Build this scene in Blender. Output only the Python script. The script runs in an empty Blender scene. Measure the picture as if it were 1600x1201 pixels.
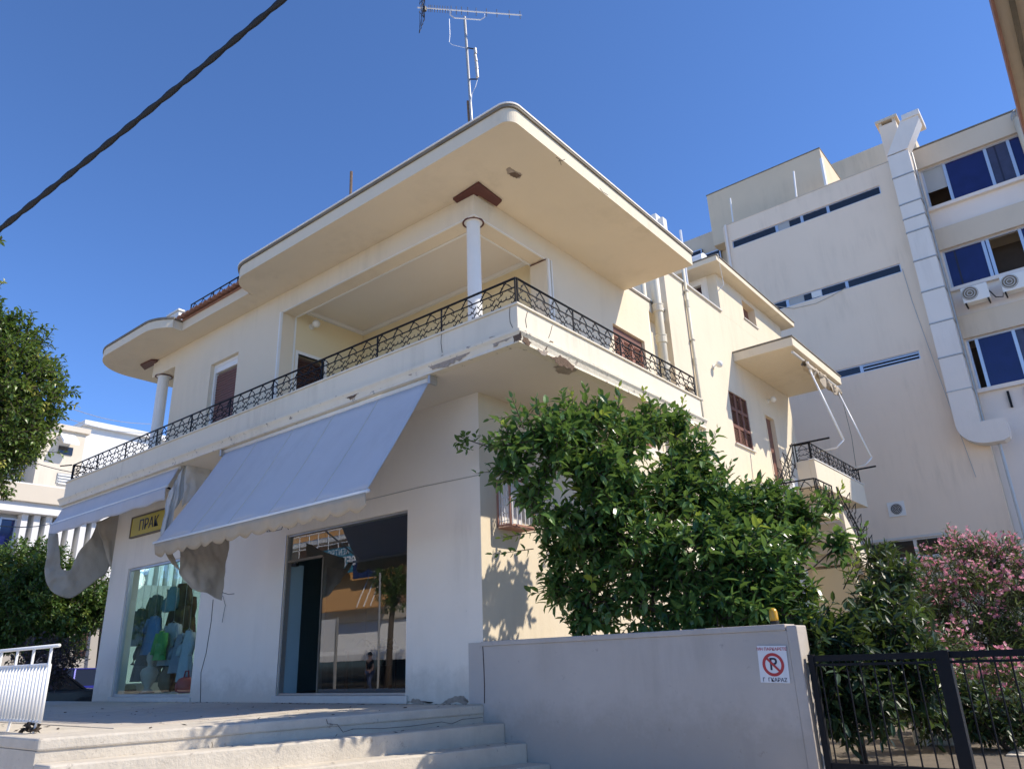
import bpy, bmesh, math, random
from mathutils import Vector, Matrix, noise
random.seed(7)
S = bpy.context.scene
COL = S.collection
# ------------------------------------------------------------------ camera
PF, PITCH, ROLL, YAW = 1159.18, 0.354096, -0.038372, -0.670790
CX, CY = 800.0, 600.5
CAM = Vector((6.256, -7.132, 0.487))
_d = Vector((math.sin(YAW)*math.cos(PITCH), math.cos(YAW)*math.cos(PITCH), math.sin(PITCH)))
_r = Vector((math.cos(YAW), -math.sin(YAW), 0)); _u = _r.cross(_d)
RR = math.cos(ROLL)*_r + math.sin(ROLL)*_u
UU = -math.sin(ROLL)*_r + math.cos(ROLL)*_u
cd = bpy.data.cameras.new('camera'); cam = bpy.data.objects.new('camera', cd); COL.objects.link(cam)
m3 = Matrix((RR, UU, -_d)).transposed()
cam.matrix_world = Matrix.Translation(CAM) @ m3.to_4x4()
cd.sensor_width = 36; cd.sensor_fit = 'HORIZONTAL'; cd.lens = 36*PF/1600
cd.clip_start = .05; cd.clip_end = 3000
S.camera = cam
S.render.resolution_x = 1024; S.render.resolution_y = 768
# ------------------------------------------------------------------ light
SUN = Vector((.88, .52, 1.0)).normalized()          # towards the sun
w = bpy.data.worlds.new('World'); S.world = w; w.use_nodes = True
nt = w.node_tree; nt.nodes.clear()
sky = nt.nodes.new('ShaderNodeTexSky'); sky.sky_type = 'NISHITA'; sky.sun_disc = False
sky.sun_elevation = math.asin(SUN.z); sky.sun_rotation = math.atan2(SUN.x, SUN.y)
sky.air_density = .58; sky.dust_density = 0; sky.ozone_density = 10.0; sky.altitude = 50
bg = nt.nodes.new('ShaderNodeBackground'); bg.inputs[1].default_value = .15
wo = nt.nodes.new('ShaderNodeOutputWorld')
nt.links.new(sky.outputs[0], bg.inputs[0]); nt.links.new(bg.outputs[0], wo.inputs[0])
sl = bpy.data.lights.new('sun', 'SUN'); sl.energy = 2.8; sl.angle = math.radians(.53); sl.color = (1, .91, .78)
so = bpy.data.objects.new('sun', sl); COL.objects.link(so)
so.rotation_euler = (-SUN).to_track_quat('-Z', 'Y').to_euler(); so.location = (20, 10, 30)
vs = S.view_settings; vs.view_transform = 'Standard'; vs.look = 'None'; vs.gamma = 1; vs.exposure = 1.0
vs.use_curve_mapping = False

# ------------------------------------------------------------------ pixels -> places
def ray(x, y): return ((x-CX)/PF*RR - (y-CY)/PF*UU + _d).normalized()
def hit(x, y, ax, val):
    v = ray(x, y); return CAM + v*((val-CAM[ax])/v[ax])
def onY(x, y, yy=0.): return hit(x, y, 1, yy)
def onX(x, y, xx=0.): return hit(x, y, 0, xx)
def onZ(x, y, zz): return hit(x, y, 2, zz)

# ------------------------------------------------------------------ materials
MATS = {}
def nodes_of(m):
    m.use_nodes = True; n = m.node_tree; n.nodes.clear()
    o = n.nodes.new('ShaderNodeOutputMaterial'); b = n.nodes.new('ShaderNodeBsdfPrincipled')
    n.links.new(b.outputs[0], o.inputs[0]); return n, b, o
def noise_node(n, scale, detail=4, rough=.6, coord='Object', stretch=None):
    tc = n.nodes.new('ShaderNodeTexCoord'); t = n.nodes.new('ShaderNodeTexNoise')
    t.inputs['Scale'].default_value = scale; t.inputs['Detail'].default_value = detail; t.inputs['Roughness'].default_value = rough
    src = tc.outputs[coord]
    if stretch:
        mp = n.nodes.new('ShaderNodeMapping'); mp.inputs['Scale'].default_value = stretch
        n.links.new(src, mp.inputs[0]); src = mp.outputs[0]
    n.links.new(src, t.inputs['Vector']); return t
def ramp(n, src, a, b, ca=(0,0,0,1), cb=(1,1,1,1)):
    r = n.nodes.new('ShaderNodeValToRGB'); r.color_ramp.elements[0].position = a; r.color_ramp.elements[1].position = b
    r.color_ramp.elements[0].color = ca; r.color_ramp.elements[1].color = cb
    n.links.new(src, r.inputs[0]); return r
def mix(n, fac, a, b, mode='MIX'):
    x = n.nodes.new('ShaderNodeMix'); x.data_type = 'RGBA'; x.blend_type = mode
    def put(sock, v):
        if hasattr(v, 'links'): n.links.new(v, sock)
        elif isinstance(v, (int, float)): sock.default_value = v
        else: sock.default_value = (*v[:3], 1)
    put(x.inputs[0], fac); put(x.inputs[6], a); put(x.inputs[7], b); return x.outputs[2]
def bump(n, b, src, dist, strength=1.):
    k = n.nodes.new('ShaderNodeBump'); k.inputs['Distance'].default_value = dist; k.inputs['Strength'].default_value = strength
    n.links.new(src, k.inputs['Height']); n.links.new(k.outputs[0], b.inputs['Normal'])
def plain(name, col, rough=.6, metal=0., var=.15, scale=6, bmp=.002, spec=.5, streak=0., dirt=None, dirt_amt=0., splash=None):
    if name in MATS: return MATS[name]
    m = bpy.data.materials.new(name); n, b, o = nodes_of(m)
    t = noise_node(n, scale, 5); c2 = tuple(c*(1-var) for c in col); c1 = tuple(min(1, c*(1+var*.5)) for c in col)
    c = mix(n, t.outputs[0], c2, c1)
    if streak:
        t2 = noise_node(n, 1.6, 5, .7, stretch=(1.9, 1.9, .22)); r = ramp(n, t2.outputs[0], .46, .78)
        mm = n.nodes.new('ShaderNodeMath'); mm.operation = 'MULTIPLY'; n.links.new(r.outputs[0], mm.inputs[0])
        t5 = noise_node(n, .55, 3, .5); r5 = ramp(n, t5.outputs[0], .44, .66); m5 = n.nodes.new('ShaderNodeMath'); m5.operation = 'MULTIPLY'; n.links.new(r5.outputs[0], m5.inputs[0]); m5.inputs[1].default_value = streak*1.5; n.links.new(m5.outputs[0], mm.inputs[1])
        c = mix(n, mm.outputs[0], c, tuple(x*.45 for x in (col[0], col[1]*.95, col[2]*.85)))
    if dirt:
        t3 = noise_node(n, 9, 8, .72); r = ramp(n, t3.outputs[0], .60-dirt_amt*.12, .66-dirt_amt*.12)
        c = mix(n, r.outputs[0], c, dirt)
    if splash:                                   # ragged splash dirt along the foot of a wall
        ge = n.nodes.new('ShaderNodeNewGeometry'); sx_ = n.nodes.new('ShaderNodeSeparateXYZ'); n.links.new(ge.outputs['Position'], sx_.inputs[0])
        t6 = noise_node(n, 3.5, 6, .7); ml = n.nodes.new('ShaderNodeMath'); ml.operation = 'MULTIPLY_ADD'; n.links.new(t6.outputs[0], ml.inputs[0]); ml.inputs[1].default_value = -.9; n.links.new(sx_.outputs[2], ml.inputs[2])
        r6 = ramp(n, ml.outputs[0], .0, 1.); r6.color_ramp.elements[0].position = 0; mr = n.nodes.new('ShaderNodeMapRange'); n.links.new(ml.outputs[0], mr.inputs[0])
        mr.inputs[1].default_value = splash-.45; mr.inputs[2].default_value = splash-.12; mr.inputs[3].default_value = .42; mr.inputs[4].default_value = 0.
        c = mix(n, mr.outputs[0], c, tuple(x*.52 for x in (col[0], col[1]*.94, col[2]*.86)))
    n.links.new(c, b.inputs['Base Color']); b.inputs['Roughness'].default_value = rough; b.inputs['Metallic'].default_value = metal
    b.inputs['Specular IOR Level'].default_value = spec
    if bmp:
        t4 = noise_node(n, scale*9, 6, .65); bump(n, b, t4.outputs[0], bmp)
    MATS[name] = m; return m
CREAM = (.76, .655, .485)
M_wall = plain('cream_stucco', CREAM, .85, var=.05, scale=1.4, bmp=.004, spec=.2, streak=.20)
M_wall2 = plain('pale_stucco', (.92, .84, .715), .85, var=.09, scale=.9, bmp=.005, spec=.2, streak=.22, dirt=(.66, .59, .50), dirt_amt=-.45, splash=.12)
M_soff = plain('soffit_paint', (.80, .72, .60), .85, var=.06, scale=1.2, bmp=.003, spec=.2)
M_inner = plain('loggia_yellow', (.78, .66, .42), .85, var=.04, scale=1.4, bmp=.003, spec=.2)
M_white = plain('white_trim', (.80, .78, .72), .7, var=.06, scale=4, bmp=.002)
M_para = plain('parapet_paint', (.79, .71, .56), .85, var=.06, scale=1.5, bmp=.003, spec=.2, streak=.38, dirt=(.42, .35, .27), dirt_amt=-.55)
M_peel = plain('peeling_paint', (.82, .735, .575), .85, var=.12, scale=3, bmp=.008, spec=.2, streak=.3, dirt=(.30, .25, .21), dirt_amt=.05)
M_lip = plain('roof_lip_weathered', (.25, .215, .165), .9, var=.5, scale=5, bmp=.006, spec=.2)
M_concrete = plain('bare_concrete', (.58, .48, .385), .95, var=.45, scale=22, bmp=.02, spec=.1)
M_rustc = plain('rusty_concrete', (.27, .19, .135), .95, var=.6, scale=25, bmp=.02, spec=.1)
M_crack = plain('crack_dark', (.10, .08, .07), .95, var=.3, scale=30, bmp=0)
M_brown = plain('brown_paint', (.105, .028, .022), .55, var=.2, scale=8)
M_shut = plain('brown_shutter', (.20, .090, .062), .5, var=.25, scale=5, bmp=.001)
M_shut2 = plain('orange_brown_shutter', (.30, .13, .085), .55, var=.25, scale=5, bmp=.001)
M_dkshut = plain('dark_brown_shutter', (.055, .022, .018), .5, var=.2, scale=5)
M_iron = plain('black_iron', (.010, .0095, .011), .6, spec=.25, var=.3, scale=20, bmp=.001)
M_awn = plain('awning_canvas', (.76, .755, .745), .85, var=.10, scale=1.3, bmp=.0015, spec=.15, streak=.22)
def add_translucent(m, col, f):
    n = m.node_tree; b = [x for x in n.nodes if x.type == 'BSDF_PRINCIPLED'][0]; o = [x for x in n.nodes if x.type == 'OUTPUT_MATERIAL'][0]
    t = n.nodes.new('ShaderNodeBsdfTranslucent'); t.inputs[0].default_value = (*col, 1); mx = n.nodes.new('ShaderNodeMixShader'); mx.inputs[0].default_value = f
    n.links.new(b.outputs[0], mx.inputs[1]); n.links.new(t.outputs[0], mx.inputs[2]); n.links.new(mx.outputs[0], o.inputs[0])
add_translucent(M_awn, (.16, .22, .58), .24)
M_val = plain('awning_valance', (.48, .40, .295), .85, var=.22, scale=5, bmp=.002, spec=.1)
M_curt = plain('brown_grey_canvas', (.54, .47, .375), .9, var=.18, scale=3, bmp=.003, spec=.1)
M_curt2 = plain('white_canvas', (.62, .60, .55), .9, var=.12, scale=3, bmp=.002, spec=.1)
M_grey = plain('grey_render', (.55, .50, .445), .9, var=.26, scale=.9, bmp=.007, spec=.15, streak=.4, dirt=(.40, .36, .32), dirt_amt=-.3, splash=-.25)
M_stone = plain('pale_concrete_steps', (.66, .595, .49), .9, var=.30, scale=2.6, bmp=.010, spec=.15, streak=.25, dirt=(.40, .345, .28), dirt_amt=-.1)
M_tilefl = plain('platform_paving', (.56, .50, .42), .85, var=.2, scale=3, bmp=.004, spec=.2)
M_asph = plain('pale_bounce_street', (.44, .385, .31), .9, var=.3, scale=3, bmp=.006)  # street lightened to bounce warm light into the shaded walls
M_pave = plain('pavement', (.62, .55, .45), .9, var=.2, scale=6, bmp=.004)
M_soil = plain('garden_soil', (.27, .225, .17), .95, var=.5, scale=8, bmp=.03)
M_alu = plain('aluminium', (.62, .64, .67), .35, .7, var=.08, scale=8, bmp=.0005)
M_galv = plain('galvanised', (.50, .49, .46), .45, .6, var=.2, scale=14, bmp=.001)
M_wmetal = plain('white_metal', (.80, .80, .78), .4, var=.08, scale=10, bmp=.001, dirt=(.42, .30, .20), dirt_amt=-.7)
M_office = plain('office_render', (.90, .73, .55), .9, var=.10, scale=.35, bmp=.004, spec=.15, streak=.26)
M_office2 = plain('office_band', (.66, .555, .42), .9, var=.08, scale=.8, bmp=.004, spec=.15, streak=.25)
M_office3 = plain('penthouse_render', (.72, .585, .41), .9, var=.10, scale=.9, bmp=.005, spec=.15, streak=.25)
M_owhite = plain('office_white_band', (.82, .73, .64), .85, var=.06, scale=1, bmp=.003, streak=.2)
M_duct = plain('duct_sheet', (.80, .73, .64), .6, var=.07, scale=2, bmp=.001, streak=.16)
M_blue = plain('blue_film_glass', (.014, .02, .11), .10, var=.5, scale=1.6, bmp=0, spec=.6, streak=.4)
M_blue2 = plain('blue_film_faded', (.035, .045, .12), .18, var=.5, scale=2.5, bmp=.0, spec=.6, streak=.3); M_blue3 = plain('blue_film_dusty', (.06, .065, .115), .30, var=.5, scale=4, bmp=0, spec=.5, streak=.4)
M_dkglass = plain('dark_glass', (.018, .018, .020), .06, var=.3, scale=3, bmp=0, spec=.8)
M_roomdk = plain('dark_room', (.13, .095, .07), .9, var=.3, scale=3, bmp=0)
M_blind = plain('roller_blind', (.42, .42, .40), .8, var=.08, scale=4, bmp=.001)
M_pipe = plain('cream_pipe', (.70, .63, .47), .5, var=.12, scale=5, bmp=.001, streak=.25)
M_terra = plain('terracotta', (.42, .22, .16), .85, var=.4, scale=9, bmp=.004)
M_marble = plain('marble_sill', (.66, .62, .55), .5, var=.15, scale=10, bmp=.001)
M_black = plain('black_rubber', (.012, .012, .012), .6, var=.2, scale=10, bmp=0)
M_bark = plain('bark', (.10, .075, .055), .95, var=.5, scale=12, bmp=.02)
M_amber = plain('amber_plastic', (.62, .34, .03), .3, var=.1, scale=9, bmp=0)
M_yellow = plain('yellow_sign', (.58, .46, .04), .5, var=.12, scale=6, bmp=0)
M_signw = plain('sign_white', (.78, .78, .78), .45, var=.08, scale=10, bmp=0, dirt=(.35, .25, .2), dirt_amt=-.8)
M_red = plain('sign_red', (.50, .035, .035), .5, var=.1, scale=9, bmp=0)
M_ink = plain('sign_ink', (.02, .02, .045), .5, var=.1, scale=9, bmp=0)
M_globe = plain('lamp_globe', (.78, .76, .70), .25, var=.04, scale=6, bmp=0)
def glass_mat(name, ior, tint):
    m = bpy.data.materials.new(name); m.use_nodes = True; n = m.node_tree; n.nodes.clear()
    o = n.nodes.new('ShaderNodeOutputMaterial'); mx = n.nodes.new('ShaderNodeMixShader')
    tr = n.nodes.new('ShaderNodeBsdfTransparent'); tr.inputs[0].default_value = (*tint, 1)
    gl = n.nodes.new('ShaderNodeBsdfGlossy'); gl.inputs['Roughness'].default_value = .0
    fr = n.nodes.new('ShaderNodeFresnel'); fr.inputs[0].default_value = ior
    t = noise_node(n, .9, 2); k = n.nodes.new('ShaderNodeBump'); k.inputs['Distance'].default_value = .0005
    n.links.new(t.outputs[0], k.inputs['Height']); n.links.new(k.outputs[0], gl.inputs['Normal'])
    ge = n.nodes.new('ShaderNodeNewGeometry'); sb_ = n.nodes.new('ShaderNodeMath'); sb_.operation = 'SUBTRACT'; sb_.inputs[0].default_value = 1.0; n.links.new(ge.outputs['Backfacing'], sb_.inputs[1])
    mu = n.nodes.new('ShaderNodeMath'); mu.operation = 'MULTIPLY'; n.links.new(fr.outputs[0], mu.inputs[0]); n.links.new(sb_.outputs[0], mu.inputs[1])   # only the outer face mirrors
    n.links.new(mu.outputs[0], mx.inputs[0]); n.links.new(tr.outputs[0], mx.inputs[1]); n.links.new(gl.outputs[0], mx.inputs[2])
    n.links.new(mx.outputs[0], o.inputs[0]); return m
M_glass = glass_mat('shop_glass', 3.0, (.80, .88, .88)); M_glass2 = glass_mat('display_glass', 1.9, (.80, .93, .93))
M_tealglass = glass_mat('teal_edge_glass', 1.5, (.42, .66, .68))
def leaf_mat(name, dark, light, young, gloss=.42, trans=.28, tcol=(.16, .22, .02)):
    m = bpy.data.materials.new(name); n, b, o = nodes_of(m)
    a = n.nodes.new('ShaderNodeAttribute'); a.attribute_name = 'tint'
    r = n.nodes.new('ShaderNodeValToRGB'); e = r.color_ramp.elements
    e[0].position = 0; e[0].color = (*dark, 1); e[1].position = .86; e[1].color = (*light, 1)
    x = e.new(.97); x.color = (*young, 1)
    n.links.new(a.outputs['Fac'], r.inputs[0]); n.links.new(r.outputs[0], b.inputs['Base Color'])
    b.inputs['Roughness'].default_value = gloss
    t = n.nodes.new('ShaderNodeBsdfTranslucent')
    c = mix(n, .5, r.outputs[0], tcol); n.links.new(c, t.inputs[0])
    mx = n.nodes.new('ShaderNodeMixShader'); mx.inputs[0].default_value = trans
    n.links.new(b.outputs[0], mx.inputs[1]); n.links.new(t.outputs[0], mx.inputs[2]); n.links.new(mx.outputs[0], o.inputs[0])
    return m
L_citrus = leaf_mat('citrus_leaves', (.036, .108, .036), (.165, .295, .08), (.42, .50, .08), .27, .42)
L_ficus = leaf_mat('ficus_leaves', (.055, .120, .026), (.19, .27, .055), (.40, .40, .09), .36, .36)
L_street = leaf_mat('street_tree_leaves', (.042, .098, .024), (.13, .21, .045), (.26, .32, .06), .38, .32)
L_oleander = leaf_mat('oleander_leaves', (.05, .095, .036), (.16, .21, .085), (.28, .30, .13))
L_shrub = leaf_mat('shrub_leaves', (.020, .045, .022), (.045, .095, .038), (.10, .17, .03))
L_pink = leaf_mat('oleander_flowers', (.72, .22, .32), (.86, .42, .50), (.90, .62, .66), .7, .45, (.85, .35, .45))

# ------------------------------------------------------------------ mesh builder
ORIG = {}
def origin(o): return ORIG.get(o.name, Vector((0, 0, 0))) if o else Vector((0, 0, 0))
def thing(name, label, cat, loc=(0, 0, 0), group=None):
    o = bpy.data.objects.new(name, None); COL.objects.link(o); o.location = loc; o.empty_display_size = .2
    ORIG[o.name] = Vector(loc); return tag(o, label, cat, group)
def tag(o, label=None, cat=None, group=None, kind=None):
    if label: o['label'] = label
    if cat: o['category'] = cat
    if group: o['group'] = group
    if kind: o['kind'] = kind
    return o
class MB:
    def __init__(s): s.v = []; s.f = []; s.t = []
    def face(s, pts):
        i = len(s.v); s.v += [Vector(p) for p in pts]; s.f.append(tuple(range(i, i+len(pts)))); return s
    def box(s, x0, x1, y0, y1, z0, z1):
        i = len(s.v); s.v += [Vector((x, y, z)) for z in (z0, z1) for (x, y) in ((x0, y0), (x1, y0), (x1, y1), (x0, y1))]
        s.f += [tuple(i+k for k in q) for q in ((3, 2, 1, 0), (4, 5, 6, 7), (0, 1, 5, 4), (1, 2, 6, 5), (2, 3, 7, 6), (3, 0, 4, 7))]; return s
    def obox(s, c, ax, ay, az, hx, hy, hz):
        i = len(s.v); c = Vector(c)
        s.v += [c+ax*(hx*a)+ay*(hy*b)+az*(hz*k) for k in (-1, 1) for (a, b) in ((-1, -1), (1, -1), (1, 1), (-1, 1))]
        s.f += [tuple(i+k for k in q) for q in ((3, 2, 1, 0), (4, 5, 6, 7), (0, 1, 5, 4), (1, 2, 6, 5), (2, 3, 7, 6), (3, 0, 4, 7))]; return s
    def prism(s, poly, d):                         # poly: 3D points, extruded by vector d
        n = len(poly); i = len(s.v); d = Vector(d); s.v += [Vector(p) for p in poly]+[Vector(p)+d for p in poly]
        s.f.append(tuple(range(i+n-1, i-1, -1))); s.f.append(tuple(range(i+n, i+2*n)))
        s.f += [(i+k, i+(k+1) % n, i+n+(k+1) % n, i+n+k) for k in range(n)]; return s
    def plan(s, poly, z0, z1): return s.prism([(x, y, z0) for x, y in poly], (0, 0, z1-z0))
    def tube(s, pts, r, n=6, cap=True):
        pts = [Vector(p) for p in pts]; rr = r if isinstance(r, (list, tuple)) else [r]*len(pts); base = len(s.v)
        up = Vector((0, 0, 1))
        for k, p in enumerate(pts):
            t = (pts[min(k+1, len(pts)-1)]-pts[max(k-1, 0)]).normalized()
            a = t.cross(up if abs(t.dot(up)) < .95 else Vector((1, 0, 0))).normalized(); b = t.cross(a)
            for j in range(n):
                q = 2*math.pi*(j+.5)/n; s.v.append(p+(a*math.cos(q)+b*math.sin(q))*rr[k])
        for k in range(len(pts)-1):
            for j in range(n):
                s.f.append((base+k*n+j, base+k*n+(j+1) % n, base+(k+1)*n+(j+1) % n, base+(k+1)*n+j))
        if cap:
            s.f.append(tuple(base+j for j in range(n-1, -1, -1))); e = base+(len(pts)-1)*n; s.f.append(tuple(e+j for j in range(n)))
        return s
    def lathe(s, c, prof, n=20):                   # prof: (r, z) going up
        c = Vector(c); b = len(s.v)
        for r, z in prof:
            for j in range(n): s.v.append(c+Vector((r*math.cos(2*math.pi*j/n), r*math.sin(2*math.pi*j/n), z)))
        for k in range(len(prof)-1):
            for j in range(n): s.f.append((b+k*n+j, b+k*n+(j+1) % n, b+(k+1)*n+(j+1) % n, b+(k+1)*n+j))
        s.f.append(tuple(b+j for j in range(n-1, -1, -1))); e = b+(len(prof)-1)*n; s.f.append(tuple(e+j for j in range(n))); return s
    def grid(s, fn, nu, nv):                       # fn(u,v) -> point
        b = len(s.v); s.v += [Vector(fn(i/nu, j/nv)) for j in range(nv+1) for i in range(nu+1)]
        s.f += [(b+j*(nu+1)+i, b+j*(nu+1)+i+1, b+(j+1)*(nu+1)+i+1, b+(j+1)*(nu+1)+i) for j in range(nv) for i in range(nu)]; return s
    def mesh(s, name, mat, off=Vector((0, 0, 0)), smooth=False):
        me = bpy.data.meshes.new(name); me.from_pydata([tuple(p-off) for p in s.v], [], s.f)
        if mat: me.materials.append(mat)
        if smooth: me.polygons.foreach_set('use_smooth', [True]*len(me.polygons))
        if s.t:
            at = me.attributes.new('tint', 'FLOAT', 'FACE'); at.data.foreach_set('value', s.t)
        me.update(); return me
    def build(s, name, mat, parent=None, smooth=False, bevel=0, solid=0, fix=True):
        off = origin(parent) if parent else Vector((0, 0, 0))
        me = s.mesh(name, mat, off, smooth)
        if fix and not s.t:
            bm = bmesh.new(); bm.from_mesh(me); bmesh.ops.recalc_face_normals(bm, faces=bm.faces); bm.to_mesh(me); bm.free()
        o = bpy.data.objects.new(name, me); COL.objects.link(o)
        if parent: o.parent = parent
        ORIG[o.name] = off
        if bevel:
            md = o.modifiers.new('bevel', 'BEVEL'); md.width = bevel; md.segments = 2; md.limit_method = 'ANGLE'; md.angle_limit = math.radians(50)
        if solid:
            md = o.modifiers.new('solid', 'SOLIDIFY'); md.thickness = solid; md.offset = 0
        return o
def piece(name, me, parent, loc, rot=None):       # a copy sharing mesh data, at a world place
    o = bpy.data.objects.new(name, me); COL.objects.link(o); o.parent = parent; o.location = Vector(loc)-origin(parent)
    if rot is not None: o.rotation_euler = rot
    ORIG[o.name] = origin(parent); return o
def box(name, mat, parent, *b, bevel=0): return MB().box(*b).build(name, mat, parent, bevel=bevel)
def wall(name, mat, parent, ax, c0, c1, u0, u1, z0, z1, holes=(), bevel=0):
    us = sorted({u0, u1, *[h[0] for h in holes], *[h[1] for h in holes]}); zs = sorted({z0, z1, *[h[2] for h in holes], *[h[3] for h in holes]})
    us = [u for u in us if u0 <= u <= u1]; zs = [z for z in zs if z0 <= z <= z1]
    def solid(i, j):
        if i < 0 or j < 0 or i >= len(us)-1 or j >= len(zs)-1: return False
        u = (us[i]+us[i+1])/2; z = (zs[j]+zs[j+1])/2
        return not any(h[0] < u < h[1] and h[2] < z < h[3] for h in holes)
    P = (lambda u, c, z: (u, c, z)) if ax == 'y' else (lambda u, c, z: (c, u, z))
    b = MB()
    for i in range(len(us)-1):
        for j in range(len(zs)-1):
            if not solid(i, j): continue
            a, e, f, g = us[i], us[i+1], zs[j], zs[j+1]
            for c in (c0, c1): b.face([P(a, c, f), P(e, c, f), P(e, c, g), P(a, c, g)])
            for (di, dj, q) in ((-1, 0, ((a, f), (a, g))), (1, 0, ((e, f), (e, g))), (0, -1, ((a, f), (e, f))), (0, 1, ((a, g), (e, g)))):
                if not solid(i+di, j+dj):
                    (p1, q1), (p2, q2) = q; b.face([P(p1, c0, q1), P(p2, c0, q2), P(p2, c1, q2), P(p1, c1, q1)])
    o = b.build(name, mat, parent)
    bm = bmesh.new(); bm.from_mesh(o.data); bmesh.ops.remove_doubles(bm, verts=bm.verts, dist=1e-5); bmesh.ops.recalc_face_normals(bm, faces=bm.faces); bm.to_mesh(o.data); bm.free()
    return o
def text(name, body, size, mat, parent, pos, right, up, extr=.002, bold=0.):
    cu = bpy.data.curves.new(name, 'FONT'); cu.body = body; cu.size = size; cu.extrude = extr; cu.offset = bold
    cu.align_x = 'CENTER'; cu.align_y = 'CENTER'
    t = bpy.data.objects.new('tmp_text', cu); COL.objects.link(t); bpy.context.view_layer.update()
    me = bpy.data.meshes.new_from_object(t.evaluated_get(bpy.context.evaluated_depsgraph_get()))
    bpy.data.objects.remove(t); me.name = name; me.materials.clear(); me.materials.append(mat)
    R = Vector(right).normalized(); U = Vector(up).normalized(); N = R.cross(U)
    mt = Matrix((R, U, N)).transposed().to_4x4(); mt.translation = Vector(pos)-origin(parent); me.transform(mt)
    o = bpy.data.objects.new(name, me); COL.objects.link(o); o.parent = parent; ORIG[o.name] = origin(parent); return o
def arc(cx, cy, r, a0, a1, n=8): return [(cx+r*math.cos(math.radians(a0+(a1-a0)*k/n)), cy+r*math.sin(math.radians(a0+(a1-a0)*k/n))) for k in range(n+1)]

# ================================================================== SETTING
GZ = -.75
g = MB().face([(-400, -400, GZ), (400, -400, GZ), (400, 400, GZ), (-400, 400, GZ)]).build('street', M_asph); tag(g, kind='structure')
g = MB().plan([(-40, -13.5), (14, -13.5), (14, -.06), (.8, -.06), (-.2, -4.42), (-40, -4.42)], GZ-.1, GZ+.012).build('pavement', M_pave); tag(g, kind='structure')  # pale and widened out of view to bounce warm light onto the front
g = MB().box(.02, 7.35, .22, 17.95, GZ, -.56).build('garden_ground', M_soil); tag(g, kind='structure')

# raised platform and steps
plat = thing('entrance_platform', 'pale paved platform raised in front of the shop windows', 'platform', (-5, -2, GZ))
sdir = Vector((-1.28, -4.3, 0)); NS = 4
def edge(k): return .0+.31*k
def stepline(off): return [(off, -.03), (off-1.28, -4.3)]
MB().plan([(-13, -4.3), (-1.28, -4.3), (-.0, -.03), (0, -.03), (0, .0), (-13, .0)], GZ, -.10).build('platform_body', M_stone, plat)
MB().plan([(-13, -4.3), (-1.26, -4.3), (.02, -.03), (-13, -.03)], -.10, 0).build('nosing_slab', M_stone, plat, bevel=.018)
# paving slabs on top
pv = MB(); rr = random.Random(3)
slabm = MB().box(-.242, .242, -.242, .242, 0, .006).mesh('paving_slab', M_tilefl)
for i in range(26):
    for j in range(7):
        x = -1.9-i*.49; y = -.32-j*.49
        if x > -.75+y*.3-.1: continue
        piece('paving_slab', slabm, plat, (x, y, .0005+rr.uniform(0, .003)))
for k in range(1, 4):
    zt = [-0.19, -.385, -.575][k-1]
    (x0, y0), (x1, y1) = stepline(edge(k-1)); (x2, y2), (x3, y3) = stepline(edge(k)+ (0.02))
    MB().plan([(x0, y0), (x2, y2), (x3, y3), (x1, y1)], GZ, zt).build('step', M_stone, plat, bevel=.016)
# crack across the upper risers
def onP(p0, nrm):
    p0 = Vector(p0); nrm = Vector(nrm)
    def f(x, y): v = ray(x, y); return CAM+v*((p0-CAM).dot(nrm)/v.dot(nrm))
    return f
def px_tube(pts, plane, r, name, mat, par, n=4): return MB().tube([plane(*q) for q in pts], r, n).build(name, mat, par)

rise1 = onP((.024, -.03, 0), (4.27, -1.28, 0))
for pts in ([(510, 1123), (512, 1130), (527, 1131), (536, 1143), (552, 1138), (600, 1137), (640, 1134), (690, 1127), (706, 1130), (722, 1123), (754, 1120)], [(527, 1146), (520, 1155), (513, 1164)], [(330, 1172), (332, 1163), (331, 1158)]): px_tube(pts, rise1, .0032, 'crack', M_crack, plat)
# ================================================================== THE HOUSE
H = thing('corner_house', 'two storey cream corner house with wide flat eaves and wraparound balcony', 'house', (-4, 5, 0))
YB = 13.28
# --- ground floor
wall('ground_wall', M_wall2, H, 'y', 0, .25, -10.4, -.002, 0, 3.9, holes=((-4.19, -1.35, .1, 2.5), (-9.6, -6.67, .085, 2.5)))
wall('side_wall', M_wall, H, 'x', -.25, 0, .25, YB, GZ, 3.9, holes=((.42, .80, 2.2, 2.66),))
box('side_wall', M_wall, H, -.25, 0, .003, .25, GZ, 3.9)
wall('end_wall', M_wall2, H, 'x', -10.4, -10.15, .25, YB, 0, 3.9, holes=((.4, 4.0, .3, 2.9),))
box('back_wall', M_wall, H, -10.15, -.25, YB-.25, YB, GZ, 3.9)
box('ground_slab', M_pave, H, -10.15, -.25, .25, YB-.25, -.2, .0)
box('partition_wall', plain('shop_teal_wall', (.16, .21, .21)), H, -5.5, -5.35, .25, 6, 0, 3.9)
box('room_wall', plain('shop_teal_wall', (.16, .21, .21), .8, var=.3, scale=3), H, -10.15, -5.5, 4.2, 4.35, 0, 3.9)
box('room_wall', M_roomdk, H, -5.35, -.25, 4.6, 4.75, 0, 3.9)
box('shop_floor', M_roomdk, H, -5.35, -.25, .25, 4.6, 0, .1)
box('shop_floor', M_pave, H, -10.15, -5.5, .25, 4.2, 0, .1)
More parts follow.
